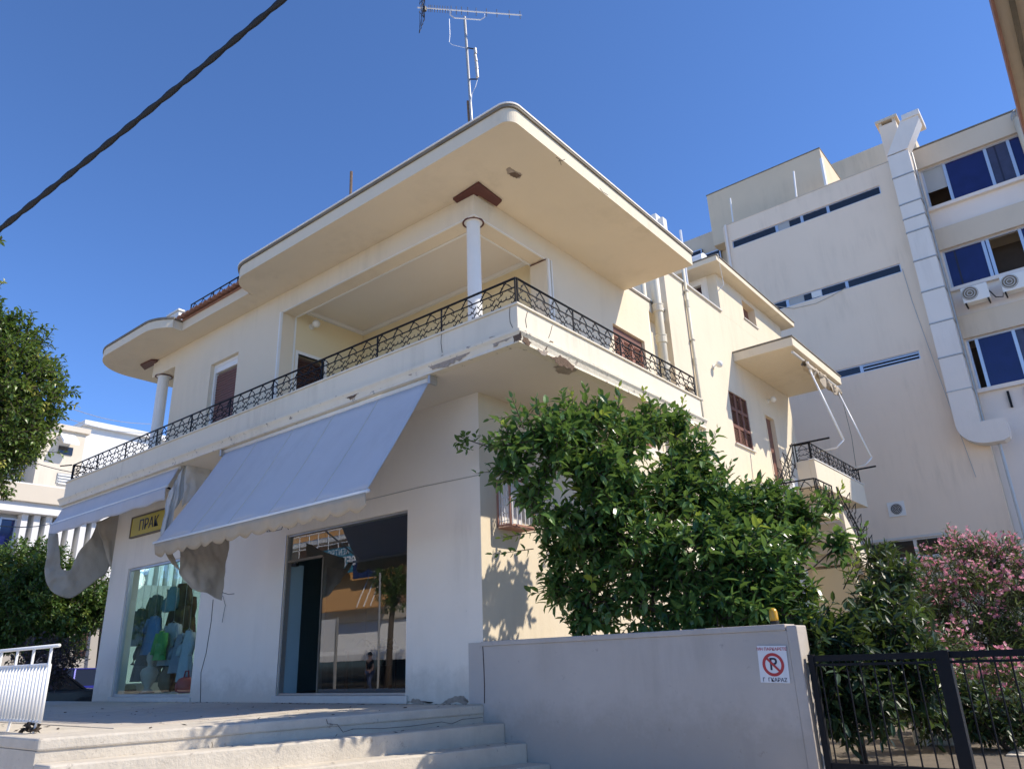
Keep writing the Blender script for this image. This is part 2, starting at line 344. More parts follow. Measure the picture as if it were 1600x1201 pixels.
# grey painted foot of the corner pier
# --- balcony slab
XE, YE, XL, YR = 1.43, -.90, -11.1, 3.95
bal = MB().plan([(XL+.06, YE+.06), (XE-.06, YE+.06), (XE-.06, YR), (0, YR), (0, 6), (-.1, YB-.01), (-10.3, YB-.01), (-10.3, .3), (XL+.06, .3)], 3.9, 4.05).build('balcony_slab', M_soff, H)
def band(name, mat, off, thick, z0, z1, bevel=0, yend=YR):
    o = [(XL-off, .3), (XL-off, YE-off), (XE+off, YE-off), (XE+off, yend)]
    i = [(XE+off-thick, yend), (XE+off-thick, YE-off+thick), (XL-off+thick, YE-off+thick), (XL-off+thick, .3)]
    return MB().plan(o+i, z0, z1).build(name, mat, H, bevel=bevel)
band('parapet', M_para, 0, .11, 4.052, 4.40)
mp = [(.085, 4.05), (.085, 4.02), (.06, 3.985), (.045, 3.93), (.05, 3.895), (-.07, 3.895), (-.07, 4.05)]
mb = MB(); rows_ = [[(XL-o_, .3, z_), (XL-o_, YE-o_, z_), (XE+o_, YE-o_, z_), (XE+o_, YR, z_)] for o_, z_ in mp]
for a_, b_ in zip(rows_, rows_[1:]+rows_[:1]):
    for k in range(3):
        for q_ in range(int(1)): mb.face([a_[k], a_[k+1], b_[k+1], b_[k]])
mb.face([r_[3] for r_ in rows_]); mb.face([r_[0] for r_ in rows_][::-1]); mo = mb.build('moulding', M_peel, H)
bm = bmesh.new(); bm.from_mesh(mo.data); bmesh.ops.remove_doubles(bm, verts=bm.verts, dist=1e-5); bmesh.ops.recalc_face_normals(bm, faces=bm.faces); bm.to_mesh(mo.data); bm.free()
band('parapet_coping', M_para, .025, .16, 4.402, 4.43, bevel=.006, yend=YR+.02)
# --- upper floor walls
Z0, Z1 = 4.052, 7.1
wall('upper_wall', M_wall, H, 'y', 0, .25, -8.72, -4.83, Z0, Z1, holes=((-7.2, -6.2, Z0, 6.32),))
box('loggia_beam', M_wall, H, -4.828, .0, 0, .34, 6.72, 7.098)
box('loggia_beam', M_wall, H, -.34, .0, .342, 1.8, 6.72, 7.098)
wall('upper_side_wall', M_wall, H, 'x', -.25, 0, 1.802, 5.25, Z0, Z1, holes=((3.80, 4.97, Z0, 6.22),))
box('recess_wall', M_wall, H, -.55, -.32, 5.252, 6.2, Z0, 7.6)
box('recess_wall', M_wall, H, -.55, -.252, 5.0, 5.25, Z0, Z1)
box('upper_end_wall', M_wall, H, -8.72, -8.47, .252, YB-.25, Z0, Z1)
box('upper_back_wall', M_wall, H, -8.47, -.25, YB-.25, YB, Z0, Z1)
# loggia inside
wall('loggia_side_wall', M_inner, H, 'x', -4.98, -4.83, .342, 1.95, Z0, 6.93, holes=((.42, 1.02, Z0, 6.0),))
box('loggia_side_pier', M_wall, H, -4.98, -4.832, .252, .3415, Z0, 6.93)
box('loggia_back_wall', M_inner, H, -4.828, -.25, 1.95, 2.1, Z0, 6.93)
box('loggia_inner_wall', M_inner, H, -.25, -.20, 1.81, 1.948, Z0, 6.719)
box('loggia_ceiling', M_soff, H, -4.98, -.345, .345, 2.1, 6.93, 7.05)
box('ceiling_cornice', M_white, H, -4.828, -4.77, .345, 1.948, 6.86, 6.928)
box('ceiling_cornice', M_white, H, -4.768, -.345, 1.89, 1.948, 6.86, 6.928)
# trims
for b in ((-4.87, -4.832, -.012, -.001, Z0, 6.72), (-4.827, -4.815, .001, .03, Z0, 6.715), (-4.827, -4.815, .30, .335, Z0, 6.715)): box('white_trim', M_white, H, *b)
box('white_trim', M_white, H, -4.80, -.30, .30, .338, 6.705, 6.719)
box('white_trim', M_white, H, -4.80, -.0, .003, .035, 6.705, 6.719)
box('white_trim', M_white, H, -.338, -.305, .34, 1.78, 6.705, 6.719)
box('white_trim', M_white, H, -.035, -.003, .037, 1.78, 6.705, 6.719)
box('brown_trim', M_brown, H, -.33, -.01, 1.775, 1.799, 6.69, 6.704)
for y0, y1 in ((1.80, 1.85), (1.89, 1.92)): box('white_trim', M_white, H, .001, .03, y0, y1, Z0, 6.72)
box('loggia_reveal', M_wall, H, -.34, 0., 1.785, 1.80, Z0, 6.69)
# columns
def column(x, y, r, z0, z1):
    c = MB().lathe((x, y, 0), [(r*1.25, z0), (r*1.25, z0+.06), (r*1.04, z0+.09), (r, z0+.4), (r*.95, z1-.05), (r*1.0, z1)], 28).build('column', M_white, H, smooth=True)
    md = c.modifiers.new('e', 'EDGE_SPLIT'); md.split_angle = math.radians(40)
    MB().lathe((x, y, 0), [(r*1.28, z1-.001), (r*1.28, z1+.012)], 28).build('capital', M_white, c)
    k = MB()
    for i in range(28):
        a0, a1 = 2*math.pi*i/28, 2*math.pi*(i+1)/28
        k.prism([(x+q*math.cos(a), y+q*math.sin(a), z1-.004) for q, a in ((r*1.3, a0), (r*1.55, a0), (r*1.55, a1), (r*1.3, a1))], (0, 0, .012))
    k.build('capital_ring', M_brown, c)
column(-.165, .165, .108, Z0, 6.703)
column(-9.47, .13, .12, Z0, 6.70)
box('veranda_beam', M_wall, H, -9.75, -8.722, .0, .27, 6.72, 7.098)
box('veranda_beam', M_wall, H, -9.75, -9.48, .272, 2.6, 6.72, 7.098)
# --- main roof slab (rounded ends)
def roof(poly, nm):
    MB().plan(poly, 7.1, 7.32).build(nm, M_wall, H)
    return poly
def offset(poly, d):
    n = len(poly); out = []
    for i in range(n):
        p0, p1, p2 = Vector(poly[i-1]), Vector(poly[i]), Vector(poly[(i+1) % n])
        a = (p1-p0).normalized(); b = (p2-p1).normalized(); nn = (Vector((a.y, -a.x))+Vector((b.y, -b.x))).normalized()
        out.append(tuple(p1+nn*d))
    return out
RF = -.90
main = arc(-4.72, RF+.55, .55, 195, 270, 10)+arc(1.45-.17, RF+.17, .17, -90, 0, 8)+[(1.45, 4.36), (-.1, 4.36), (-.1, YB-.02), (-5.3, YB-.02), (-5.3, -.3)]
roof(main, 'roof_slab')
MB().plan(offset(main, .03), 7.322, 7.362).build('roof_lip', M_lip, H)
MB().plan(offset(main, .04), 7.364, 7.39).build('roof_coping', M_wall2, H)
# roof over the middle, tiles above it
box('middle_roof', M_wall, H, -7.72, -5.301, -.44, 9, 7.1, 7.30)
MB().prism([(-7.7, -.50, 7.303), (-7.7, -.26, 7.40), (-7.7, -.26, 7.303)], (2.45, 0, 0)).build('tile_bed', M_terra, H)
tm = MB()
def tile_fn(u, v):
    a = math.pi*u; return (-.085*math.cos(a), -.60+v*.36, .055*math.sin(a)+.005+v*.12)
tm.grid(tile_fn, 8, 2); tme = tm.mesh('roof_tile', M_terra, smooth=True)
for i in range(14):
    t = piece('roof_tile', tme, H, (-7.62+i*.17, 0, 7.30)); md = t.modifiers.new('s', 'SOLIDIFY'); md.thickness = .018
box('terrace_kerb', M_terra, H, -7.7, -5.3, -.255, -.12, 7.3, 7.45)
# left canopy
lc = [(-7.73, -.60)]
lc = arc(-8.35, .0, .92, -45, -90, 6)[::1]+arc(-10.05, .05, .97, 270, 180, 12)
lc = [(-7.722, 9)] + [(-7.722, -.60)] + lc + [(-11.02, 2.7), (-9.0, 2.7), (-9.0, 9)]
MB().plan(lc, 7.1, 7.28).build('canopy_slab', M_wall, H)
MB().plan(offset(lc, -.02), 7.282, 7.33).build('canopy_lip', M_lip, H)
box('terrace_pier', M_white, H, -8.45, -8.0, -.42, .0, 7.33, 7.66); box('terrace_pier', M_white, H, -8.48, -7.97, -.45, .03, 7.662, 7.70)
# brown plates under eaves
pl = [(747.5, 286.5), (784.5, 315), (776, 323.5), (747.8, 306), (718.5, 322), (707.5, 312.5)]
MB().prism([onZ(x, y, 7.06) for x, y in pl], (0, 0, .039)).build('corner_plate', M_brown, H, bevel=.008)
pl = [(219, 571), (226, 578.5), (246, 568), (246, 563.5), (236, 563)]
MB().prism([onZ(x, y, 7.06) for x, y in pl], (0, 0, .039)).build('eave_plate', M_brown, H, bevel=.008)
# --- tower / rear part
wall('rear_side_wall', M_wall, H, 'x', -.25, 0, 6.2, YB, 3.902, 8.33, holes=((8.9, 9.97, 4.93, 6.22), (11.06, 11.75, 4.06, 6.16), (6.55, 6.95, 5.15, 5.75)))
box('recess_return', M_wall, H, -.32, -.252, 6.2, 6.4, Z0, 8.33)
box('rear_front_wall', M_wall, H, -4, -.252, 6.402, 6.62, 7.4, 8.33)
box('rear_back_wall', M_wall, H, -8, -.25, YB-.24, YB-.001, 7.1, 9.4)
box('terrace_sill', M_marble, H, -.30, .05, 6.17, 9.16, 8.333, 8.375, bevel=.006)
wall('attic_wall', M_wall, H, 'x', -.25, .0, 9.17, 13.62, 8.332, 9.42, holes=((10.75, 11.62, 8.72, 9.27),))
wall('attic_front', M_wall2, H, 'y', 9.17, 9.4, -4, -.252, 8.0, 9.42, holes=((-1.35, -.42, 8.0, 9.25),))
box('attic_door', M_dkshut, H, -1.35, -.42, 9.30, 9.34, 8.0, 9.25)
box('attic_floor', M_pave, H, -4, -.252, 6.62, 9.17, 7.9, 7.99)
box('attic_roof', M_wall, H, -4.3, .32, 8.55, 13.95, 9.422, 9.56, bevel=.01)
box('attic_roof_lip', M_lip, H, -4.32, .34, 8.53, 13.97, 9.562, 9.585)
box('attic_back', M_wall, H, -4, -.25, 13.4, 13.62, 7.1, 9.42)
box('attic_window_glass', M_shut, H, -.22, -.19, 10.75, 11.62, 8.72, 9.27)
box('window_sill', M_marble, H, -.24, .035, 10.70, 11.67, 8.69, 8.719)
box('small_window', M_curt2, H, -.16, -.13, 6.55, 6.95, 5.15, 5.75); box('window_sill', M_marble, H, -.2, .03, 6.52, 6.98, 5.12, 5.149)
# canopy and little balcony
box('canopy_slab', M_wall, H, .001, 1.46, 9.52, 13.26, 7.12, 7.34, bevel=.01); box('canopy_lip', M_lip, H, .001, 1.48, 9.50, 13.28, 7.342, 7.375)
box('rear_balcony_slab', M_wall, H, .001, 1.36, 9.50, 13.3, 3.80, 3.98)
box('rear_parapet', M_wall, H, 1.361, 1.48, 9.47, 13.32, 3.79, 4.37, bevel=.008); box('rear_parapet', M_wall, H, 1.08, 1.36, 9.47, 9.58, 3.79, 4.37)
box('parapet_coping', M_white, H, 1.35, 1.50, 9.45, 13.34, 4.372, 4.392)
# --- shutters
def roller(par, ax, c, u0, u1, z0, z1, mat, sgn, step=.055):
    P = (lambda u0, u1, c0, c1, z0, z1: (u0, u1, c0, c1, z0, z1)) if ax == 'y' else (lambda u0, u1, c0, c1, z0, z1: (c0, c1, u0, u1, z0, z1))
    n = int((z1-z0)/step); b = MB(); hw = (u1-u0)/2
    if ax == 'y': b.prism([(-hw, -.012, .0), (-hw, .012, -.004), (-hw, .012, step-.006), (-hw, -.004, step-.01)], (2*hw, 0, 0))
    else: b.prism([(.012, -hw, .0), (-.012, -hw, -.004), (-.012, -hw, step-.006), (.004, -hw, step-.01)], (0, 2*hw, 0))
    me = b.mesh('slat', mat)
    for k in range(n):
        loc = ((u0+u1)/2, c, z0+k*step) if ax == 'y' else (c, (u0+u1)/2, z0+k*step)
        piece('slat', me, par, loc)
def frame_box(par, ax, c0, c1, u0, u1, z0, z1, wd, mat, name='frame', bottom=False):
    o = wall(name, mat, par, ax, c0, c1, u0, u1, z0, z1, holes=((u0+wd, u1-wd, z0+(wd if bottom else 0), z1-wd),)); return o
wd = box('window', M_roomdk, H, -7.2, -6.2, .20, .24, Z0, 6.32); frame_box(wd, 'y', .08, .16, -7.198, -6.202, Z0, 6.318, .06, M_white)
box('shutter_housing', M_white, wd, -7.138, -6.262, .09, .2, 6.14, 6.257); roller(wd, 'y', .13, -7.13, -6.27, Z0+.02, 6.14, M_shut, -1)
wd = box('loggia_door', M_roomdk, H, -4.975, -4.95, .42, 1.02, Z0, 6.0); frame_box(wd, 'x', -4.9, -4.82, .36, 1.08, Z0, 6.06, .06, M_white)
roller(wd, 'x', -4.90, .425, 1.015, Z0+.02, 5.97, M_dkshut, 1)
def louvre_leaf(par, c, u0, u1, z0, z1, mat):      # shutter leaf in a plane x=c facing +x
    leaf = wall('shutter_leaf', mat, par, 'x', c-.02, c+.02, u0, u1, z0, z1, holes=[(u0+.05, u1-.05, z0+.06+i*(z1-z0)/3, z0+(i+1)*(z1-z0)/3-.02) for i in range(3)])
    me = MB().prism([(-.012, -(u1-u0)/2+.05, .0), (.008, -(u1-u0)/2+.05, -.028), (.013, -(u1-u0)/2+.05, -.024), (-.007, -(u1-u0)/2+.05, .004)], (0, (u1-u0)-.10, 0)).mesh('slat', mat)
    for i in range(3):
        a = z0+.06+i*(z1-z0)/3; b = z0+(i+1)*(z1-z0)/3-.02; n = int((b-a)/.036)
        for k in range(n): piece('slat', me, leaf, (c, (u0+u1)/2, a+.03+k*.036))
wd = box('side_window', M_roomdk, H, -.2, -.17, 3.8, 4.97, Z0, 6.22)
for i in range(3): louvre_leaf(H, -.075, 3.81+i*.385, 3.81+i*.385+.38, Z0+.01, 6.03, M_shut2)
box('shutter_housing', M_shut, H, -.16, -.06, 3.81, 4.96, 6.04, 6.215)
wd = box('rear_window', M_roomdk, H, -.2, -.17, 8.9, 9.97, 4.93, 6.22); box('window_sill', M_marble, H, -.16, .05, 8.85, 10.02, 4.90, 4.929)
for i in range(3): louvre_leaf(H, -.03, 8.91+i*.352, 8.91+i*.352+.346, 4.935, 6.21, M_shut)
wd = box('rear_door', M_shut, H, -.16, -.10, 11.06, 11.75, 4.06, 6.16); frame_box(wd, 'x', -.098, .012, 11.05, 11.76, 4.06, 6.17, .05, M_wall)
# --- drainpipes
def pipe(pts, r, collars=(), name='drainpipe', mat=M_pipe):
    p = MB().tube(pts, r, 16).build(name, mat, H, smooth=True)
    for z in collars: MB().lathe((pts[0][0], pts[0][1], 0), [(r*1.0, z-.10), (r*1.22, z-.085), (r*1.22, z+.05), (r*1.3, z+.06), (r*1.3, z+.085), (r, z+.09)], 16).build('collar', mat, p)
pipe([(.0, 5.72, Z0), (.0, 5.72, 7.9), (-.12, 5.8, 8.1), (-.3, 5.85, 8.2)], .095, (5.9, 6.5, 7.2))
pipe([(-.15, 5.48, Z0), (-.15, 5.48, 7.8)], .05)
pipe([(.055, 7.12, 4.06), (.055, 7.12, 8.9)], .035, (5.0, 6.4, 7.8))
for z in (5.5, 6.9, 8.1): box('pipe_clip', M_galv, H, .001, .1, 7.07, 7.17, z, z+.03)
# --- railings
def orn_mesh():
    b = MB(); r = .0075
    zig = [(.0, .01), (.05, .05), (.022, .09), (.065, .13), (.03, .17), (.085, .21), (.07, .245)]
    for s, o in ((1, .0), (-1, .32)):
        b.tube([(o+s*x, 0, z) for x, z in zig], r, 4)
        for x, z, dx, dz in ((.05, .05, .03, .012), (.022, .09, -.02, .016), (.065, .13, .028, .014), (.03, .17, -.022, .018), (.085, .21, .03, .02)):
            b.tube([(o+s*x, 0, z), (o+s*(x+dx), 0, z+dz)], [r, r*.7], 4)
            b.tube([(o+s*(x+dx*.7), 0, z+dz*.7), (o+s*(x+dx*.7), .0, z+dz*.7+.022)], [r*.9, r*.4], 4)
    b.tube([(.065, 0, .13), (.11, 0, .118), (.16, 0, .128), (.21, 0, .118), (.255, 0, .13)], r, 4)
    b.tube([(.16, 0, .128), (.165, 0, .165)], [r, r*.5], 4)
    b.tube([(.06, 0, .25), (.10, 0, .285), (.13, 0, .33), (.16, 0, .345), (.185, 0, .325), (.225, 0, .29), (.26, 0, .25)], r, 4)
    b.tube([(.16, 0, .345), (.16, 0, .37)], r, 4)
    for x, z in ((.10, .285), (.225, .29), (.13, .33)): b.tube([(x, 0, z), (x+random.uniform(-.03, .03), 0, z+.028)], [r, r*.5], 4)
    return b.mesh('twig_ornament', M_iron)
ORN = orn_mesh()
def railing(p0, p1, par, name='balcony_railing', h=.37, posts=1.3, vert=(0, 0, 1), ends=True):
    p0, p1 = Vector(p0), Vector(p1); L = (p1-p0).length; d = (p1-p0)/L; V = Vector((0, 0, 1))
    b = MB(); t = Vector((d.y, -d.x, 0)).normalized()
    o = MB().tube([p0+V*h, p1+V*h], .015, 8).build(name, M_iron, par, smooth=True)
    MB().tube([p0+V*h*.676, p1+V*h*.676], .009, 4).build('middle_rail', M_iron, o)
    MB().tube([p0+V*.02, p1+V*.02], .010, 4).build('bottom_rail', M_iron, o)
    n = max(1, round(L/posts))
    for i in range(n+1):
        if not ends and i in (0, n): continue
        q = p0+d*(L*i/n); q = p0+d*min(max(L*i/n, .012), L-.012)
        MB().tube([q+V*-.03, q+V*h], .013, 6).build('post', M_iron, o)
    k = max(1, round(L/.32)); hd = Vector((d.x, d.y, 0)); sc = L/(k*.32)
    for i in range(k):
        c = piece('twig_ornament', ORN, o, p0+d*(L*i/k)); 
        sl = d.z/max(1e-6, hd.length); hh = hd.normalized()
        # x axis follows the rail (sheared on slopes), z stays upright
        c.matrix_local = Matrix.Translation(c.location) @ Matrix(((hh.x*sc*hd.length, -hh.y, 0, 0), (hh.y*sc*hd.length, hh.x, 0, 0), (d.z*sc, 0, h/.37, 0), (0, 0, 0, 1)))
    return o
RZ = 4.43
railing((XL+.05, YE+.06, RZ), (XE-.05, YE+.06, RZ), H)
railing((XE-.05, YE+.075, RZ), (XE-.05, YR-.03, RZ), H)
railing((XL+.05, .28, RZ), (XL+.05, YE+.075, RZ), H)
railing((-7.95, -.20, 7.46), (-5.25, -.20, 7.46), H, 'terrace_railing', posts=.9, h=.40)
railing((1.43, 9.50, 4.39), (1.43, 13.28, 4.39), H, 'rear_railing')
railing((1.09, 9.52, 4.39), (1.415, 9.52, 4.39), H, 'rear_railing', posts=.4)
MB().tube([(1.0, 9.49, 4.776), (1.88, 9.49, 4.78)], .022, 6).build('railing_arm', M_iron, H); MB().tube([(1.3, 13.2, 4.765), (1.89, 13.2, 4.776)], .022, 6).build('railing_arm', M_iron, H)
MB().tube([(XL+.05, YE+.03, RZ+.37), (XL-.16, YE-.12, RZ+.36)], .014, 6).build('railing_arm', M_iron, H)
# --- outside stair of the rear balcony
st = MB()
box('stair_landing', M_wall, H, .001, 2.2, 6.9, 7.95, 2.76, 2.92)
for k in range(8): st.box(.001, 1.05, 7.952+k*.19, 7.952+(k+1)*.19, 2.92+(k-.6)*.135, 2.92+(k+1)*.135)
st.build('stair_flight', M_white, H)
railing((1.07, 7.95, 3.05), (1.07, 9.44, 4.3), H, 'stair_railing', h=.5, posts=.75)
railing((2.15, 7.0, 2.93), (2.15, 7.95, 2.93), H, 'stair_railing', h=.5, posts=1); railing((1.05, 6.95, 2.93), (2.15, 6.95, 2.93), H, 'stair_railing', h=.5, posts=1.1)
N2 = 17
for k in range(N2): MB().box(1.15, 2.2, 7.952+k*.28, 7.952+(k+1)*.28, 2.72-(k+1)*.2-.12, 2.92-(k+1)*.19).build('stair_step', M_stone, H)
MB().prism([(2.2, 7.95, 2.92), (2.2, 7.95, 2.45), (2.2, 12.7, -.76), (2.2, 13.0, -.5)], (.07, 0, 0)).build('stair_string', M_wall, H)
railing((2.235, 7.97, 2.90), (2.235, 12.4, -.15), H, 'stair_railing', h=.5, posts=1.1)
box('stair_support', M_inner, H, 1.3, 2.1, 8.6, 8.8, GZ, 1.95)
# --- wear on the slab and roof
def patch(pts, plane, mat, thick, name='spall', seed=0):
    b = MB(); P = [plane(*q) for q in pts]; n = plane(pts[0][0], pts[0][1]); nv = (P[1]-P[0]).cross(P[2]-P[0]).normalized()
    if nv.dot(CAM-P[0]) < 0: nv = -nv
    out = []
    R = random.Random(seed)
    for i in range(len(P)):
        a, c = P[i], P[(i+1) % len(P)]; m = (c-a).length
        for k in range(7): out.append(a.lerp(c, k/7)+Vector((R.uniform(-1, 1), R.uniform(-1, 1), R.uniform(-1, 1)))*(m*.05+.006))
    flat = [q-nv*nv.dot(q-P[0]) for q in out]
    return b.prism([q+nv*.002 for q in flat], nv*thick).build(name, mat, H)
yA = YE-.052; xB = XE+.052
pA = lambda x, y: onY(x, y, yA-.0015); pB = lambda x, y: onX(x, y, xB+.0015); pS = lambda x, y: onZ(x, y, 7.098); pU = lambda x, y: onZ(x, y, 3.893)
patch([(667, 567), (700, 553), (741, 545), (728, 556), (695, 574), (676, 577)], lambda x, y: onY(x, y, yA-.002), M_concrete, .004, seed=1)
patch([(762, 529), (800, 519), (799, 530), (772, 541)], pA, M_concrete, .004, seed=2)
patch([(801, 516), (813, 513), (815, 532), (803, 534)], pA, M_rustc, .005, seed=3)
patch([(630, 580), (645, 576), (643, 585), (633, 586)], pA, M_concrete, .003, seed=4)
for i, (x, y) in enumerate(((606, 590), (590, 597), (545, 618), (528, 622), (515, 627), (456, 650), (438, 657), (395, 670), (377, 677), (345, 688))):
    patch([(x-4, y+1), (x+5, y-3.2), (x+5.5, y-1.2), (x-1, y+2.2)], pA, M_concrete, .003, seed=10+i)
patch([(540, 620), (562, 614), (548, 624)], pA, M_rustc, .003, seed=30)
patch([(859, 556), (875, 557), (898, 571), (893, 579), (872, 570)], pB, M_rustc, .005, seed=31)
patch([(866, 573), (885, 570), (902, 577), (888, 585), (872, 582)], pU, M_concrete, .006, seed=32)
patch([(818, 523), (830, 536), (826, 541), (817, 533)], pB, M_rustc, .004, seed=33)
patch([(840, 545), (856, 550), (852, 556), (842, 551)], pB, M_concrete, .004, seed=34)
patch([(791, 264), (797, 261), (806, 268), (816, 272), (812, 279), (799, 276), (793, 271)], pS, M_concrete, .004, seed=35)
patch([(795, 270), (806, 269), (814, 274), (808, 278), (798, 274)], pS, M_rustc, .007, seed=36)
yP = YE-.002; xP = XE+.002
for pts in ([(797, 478), (796, 490), (797, 503), (801, 512)], [(690, 520), (689, 535), (691, 551)]): px_tube(pts, lambda x, y: onY(x, y, yP), .004, 'crack', M_crack, H)
for pts in ([(824, 487), (821, 500), (823, 512)], [(863, 508), (860, 520), (857, 528)]): px_tube(pts, lambda x, y: onX(x, y, xP), .004, 'crack', M_crack, H)
px_tube([(853, 546), (856, 538), (860, 533), (864, 535)], lambda x, y: onX(x, y, xB+.01), .008, 'rebar', M_rustc, H)
for pts in ([(869, 246), (874, 249), (877, 258)], [(872, 252), (878, 251), (883, 249)], [(937, 294), (942, 300), (950, 305)]): px_tube(pts, pS, .004, 'crack', M_crack, H)
# lines and cracks on ground floor wall
px_tube([(572, 781), (660, 760), (752, 741)], lambda x, y: onY(x, y, -.006), .005, 'wall_cable', M_galv, H)
px_tube([(333, 936), (330, 970), (322, 1020), (314, 1050), (313, 1098)], lambda x, y: onY(x, y, -.004), .006, 'crack', M_crack, H)
px_tube([(348, 930), (352, 945), (347, 972)], lambda x, y: onY(x, y, -.02), .004, 'loose_wire', M_black, H)
for a, b_ in (((640, 1098), (690, 1098)), ((690, 1098), (735, 1098))): pass
patch([(636, 1098), (645, 1092), (668, 1096), (676, 1098)], lambda x, y: onY(x, y, -.002), M_concrete, .004, seed=50)
patch([(690, 1098), (708, 1089), (726, 1086), (732, 1098)], lambda x, y: onY(x, y, -.002), M_concrete, .004, seed=51)

# --- shop windows
sw = thing('shop_window', 'large shop window with open glass door and dark room behind', 'shop window', (-2.8, .1, .1))
frame_box(sw, 'y', .03, .11, -4.188, -1.352, .102, 2.498, .03, M_galv, bottom=True)
XD = -3.27                                          # door on the left, fixed pane on the right
box('mullion', M_lip, sw, XD-.008, XD+.008, .05, .09, .137, 2.05); box('transom', M_lip, sw, -4.15, XD, .045, .095, 2.06, 2.095)
box('pane', M_glass, sw, XD+.009, -1.387, .065, .073, .137, 2.462); box('pane', M_glass, sw, -4.15, XD+.007, .065, .073, 2.102, 2.462)
MB().box(-4.13, -4.118, .80, 1.66, .14, 2.04).build('door_leaf', M_tealglass, sw); box('door_closer', M_black, sw, -4.11, -4.0, .08, .14, 2.0, 2.05)
box('reveal_panel', plain('pale_lit_glass', (.36, .52, .57), .25, var=.1, scale=2, bmp=0), sw, -4.186, -4.17, .112, .36, .11, 2.04)  # pale teal colour stands in for light caught by the glass edge
box('marble_sill', M_marble, sw, -4.25, -1.30, -.03, .03, 0.003, .10, bevel=.005)
for p0_, p1_ in (((-4.188, .0, .1), (-4.188, .0, 2.5)),): MB().tube([p0_, p1_], .006, 4).build('edge_bead', M_alu, sw)
sw2 = thing('shop_window', 'tall shop display window full of clothes under the yellow sign', 'shop window', (-8.1, .1, .1))
frame_box(sw2, 'y', .03, .11, -9.598, -6.672, .087, 2.498, .04, M_alu, bottom=True)
box('pane', M_glass2, sw2, -9.56, -6.71, .065, .073, .127, 2.458); box('marble_sill', M_marble, sw2, -9.66, -6.62, -.03, .03, .003, .085, bevel=.005)
box('side_pane', M_glass2, sw2, -10.29, -10.28, .4, 4.0, .3, 2.9)
# ================================================================== AWNINGS, CURTAINS, SMALL FIXTURES
ax0, ax1 = -4.78, -.06
aw = thing('shop_awning', 'wide pale blue grey canvas awning sloping out over the open shop door', 'awning', (-2.4, -.9, 3.8))
def awn_fn(u, v):
    x = ax0+(ax1-ax0)*u; sag = .05*math.sin(math.pi*v)*(1-.35*math.cos(2*math.pi*u*1.0)) + .012*math.sin(u*37)*v + .006*math.sin(u*90+v*4)
    return (x, -.86-.96*v, 3.85-1.55*v-sag)
MB().grid(awn_fn, 60, 16).build('canvas', M_awn, aw, smooth=True, solid=.006)
for k in range(1, 5):
    MB().tube([Vector(awn_fn(k/5, v/16))+Vector((0, -.004, .004)) for v in range(17)], .0055, 4).build('seam', M_curt2, aw)
MB().tube([(ax0-.04, -.86, 3.86), (ax1+.05, -.86, 3.86)], .035, 12).build('roller_tube', M_white, aw, smooth=True)
for x in (ax0-.05, ax1+.06):
    MB().box(x-.02, x+.02, -.93, -.80, 3.78, 3.893).build('bracket', M_galv, aw)
MB().tube([(ax0-.05, -1.83, 2.285), (ax1+.04, -1.83, 2.285)], .022, 10).build('front_bar', M_wmetal, aw, smooth=True)
def val_fn(u, v):
    x = ax0+(ax1-ax0)*u; s = .055*abs(math.sin(u*math.pi*15)); drop = (.15+s)*v
    return (x, -1.845+.02*math.sin(u*55)*v+.03*v, 2.27-drop)
MB().grid(val_fn, 180, 3).build('valance', M_val, aw, smooth=True, solid=.005)
MB().tube([(ax1-2.4, -.02, 2.95), (ax1-1.2, -.9, 2.75), (ax1-.25, -1.8, 2.32)], .014, 8).build('folding_arm', M_wmetal, aw)
MB().tube([(ax0+.35, -.02, 2.9), (ax0+.2, -.9, 2.75), (ax0+.1, -1.8, 2.32)], .014, 8).build('folding_arm', M_wmetal, aw)
# tangle of wire under the valance
wpts = []; R = random.Random(5)
for i in range(26): wpts.append(onY(395+i*2.1+R.uniform(-6, 6), 828-i*.3+R.uniform(-9, 7), -1.78+R.uniform(-.03, .03)))
MB().tube(wpts, .005, 4).build('tangled_wire', M_black, aw)

def ribbon(name, mat, par, plane, top, bot, n=28, mrows=12, fold=.03, waves=9, seed=0):
    def ev(P, u):
        s = u*(len(P)-1); i = min(int(s), len(P)-2); f = s-i
        p0 = P[max(i-1, 0)]; p1 = P[i]; p2 = P[i+1]; p3 = P[min(i+2, len(P)-1)]
        return .5*((2*p1)+(p2-p0)*f+(2*p0-5*p1+4*p2-p3)*f*f+(3*p1-p0-3*p2+p3)*f**3)
    T = [plane(*q) for q in top]; B = [plane(*q) for q in bot]
    nv = (T[-1]-T[0]).cross(B[0]-T[0]).normalized()
    def fn(u, v):
        p = ev(T, u).lerp(ev(B, u), v)
        w_ = fold*(math.sin(u*waves*2+v*1.2+seed)+.5*math.sin(u*waves*4.3+seed*2+v*2))*(.35+.65*v)
        return p+nv*(w_+.045*noise.noise(p*4.+Vector((seed, 0, 0)))+.022*noise.noise(p*11.))+Vector((0, 0, .02*noise.noise(p*5+Vector((9, 0, 0)))))
    return MB().grid(fn, n*2, mrows*2).build(name, mat, par, smooth=True, solid=.006)
aw2 = thing('shop_awning', 'short grey canvas awning nearly closed above the display window', 'awning', (-8.7, -.9, 3.8))
bx0, bx1 = -11.12, -6.28
MB().grid(lambda u, v: (bx0+(bx1-bx0)*u, -.87-.16*v-.012*math.sin(u*40)*v, 3.86-.36*v-.02*math.sin(math.pi*v)), 50, 6).build('canvas', M_awn, aw2, smooth=True, solid=.006)
MB().tube([(bx0-.03, -1.045, 3.50), (bx1+.03, -1.045, 3.50)], .024, 10).build('front_bar', M_wmetal, aw2, smooth=True)
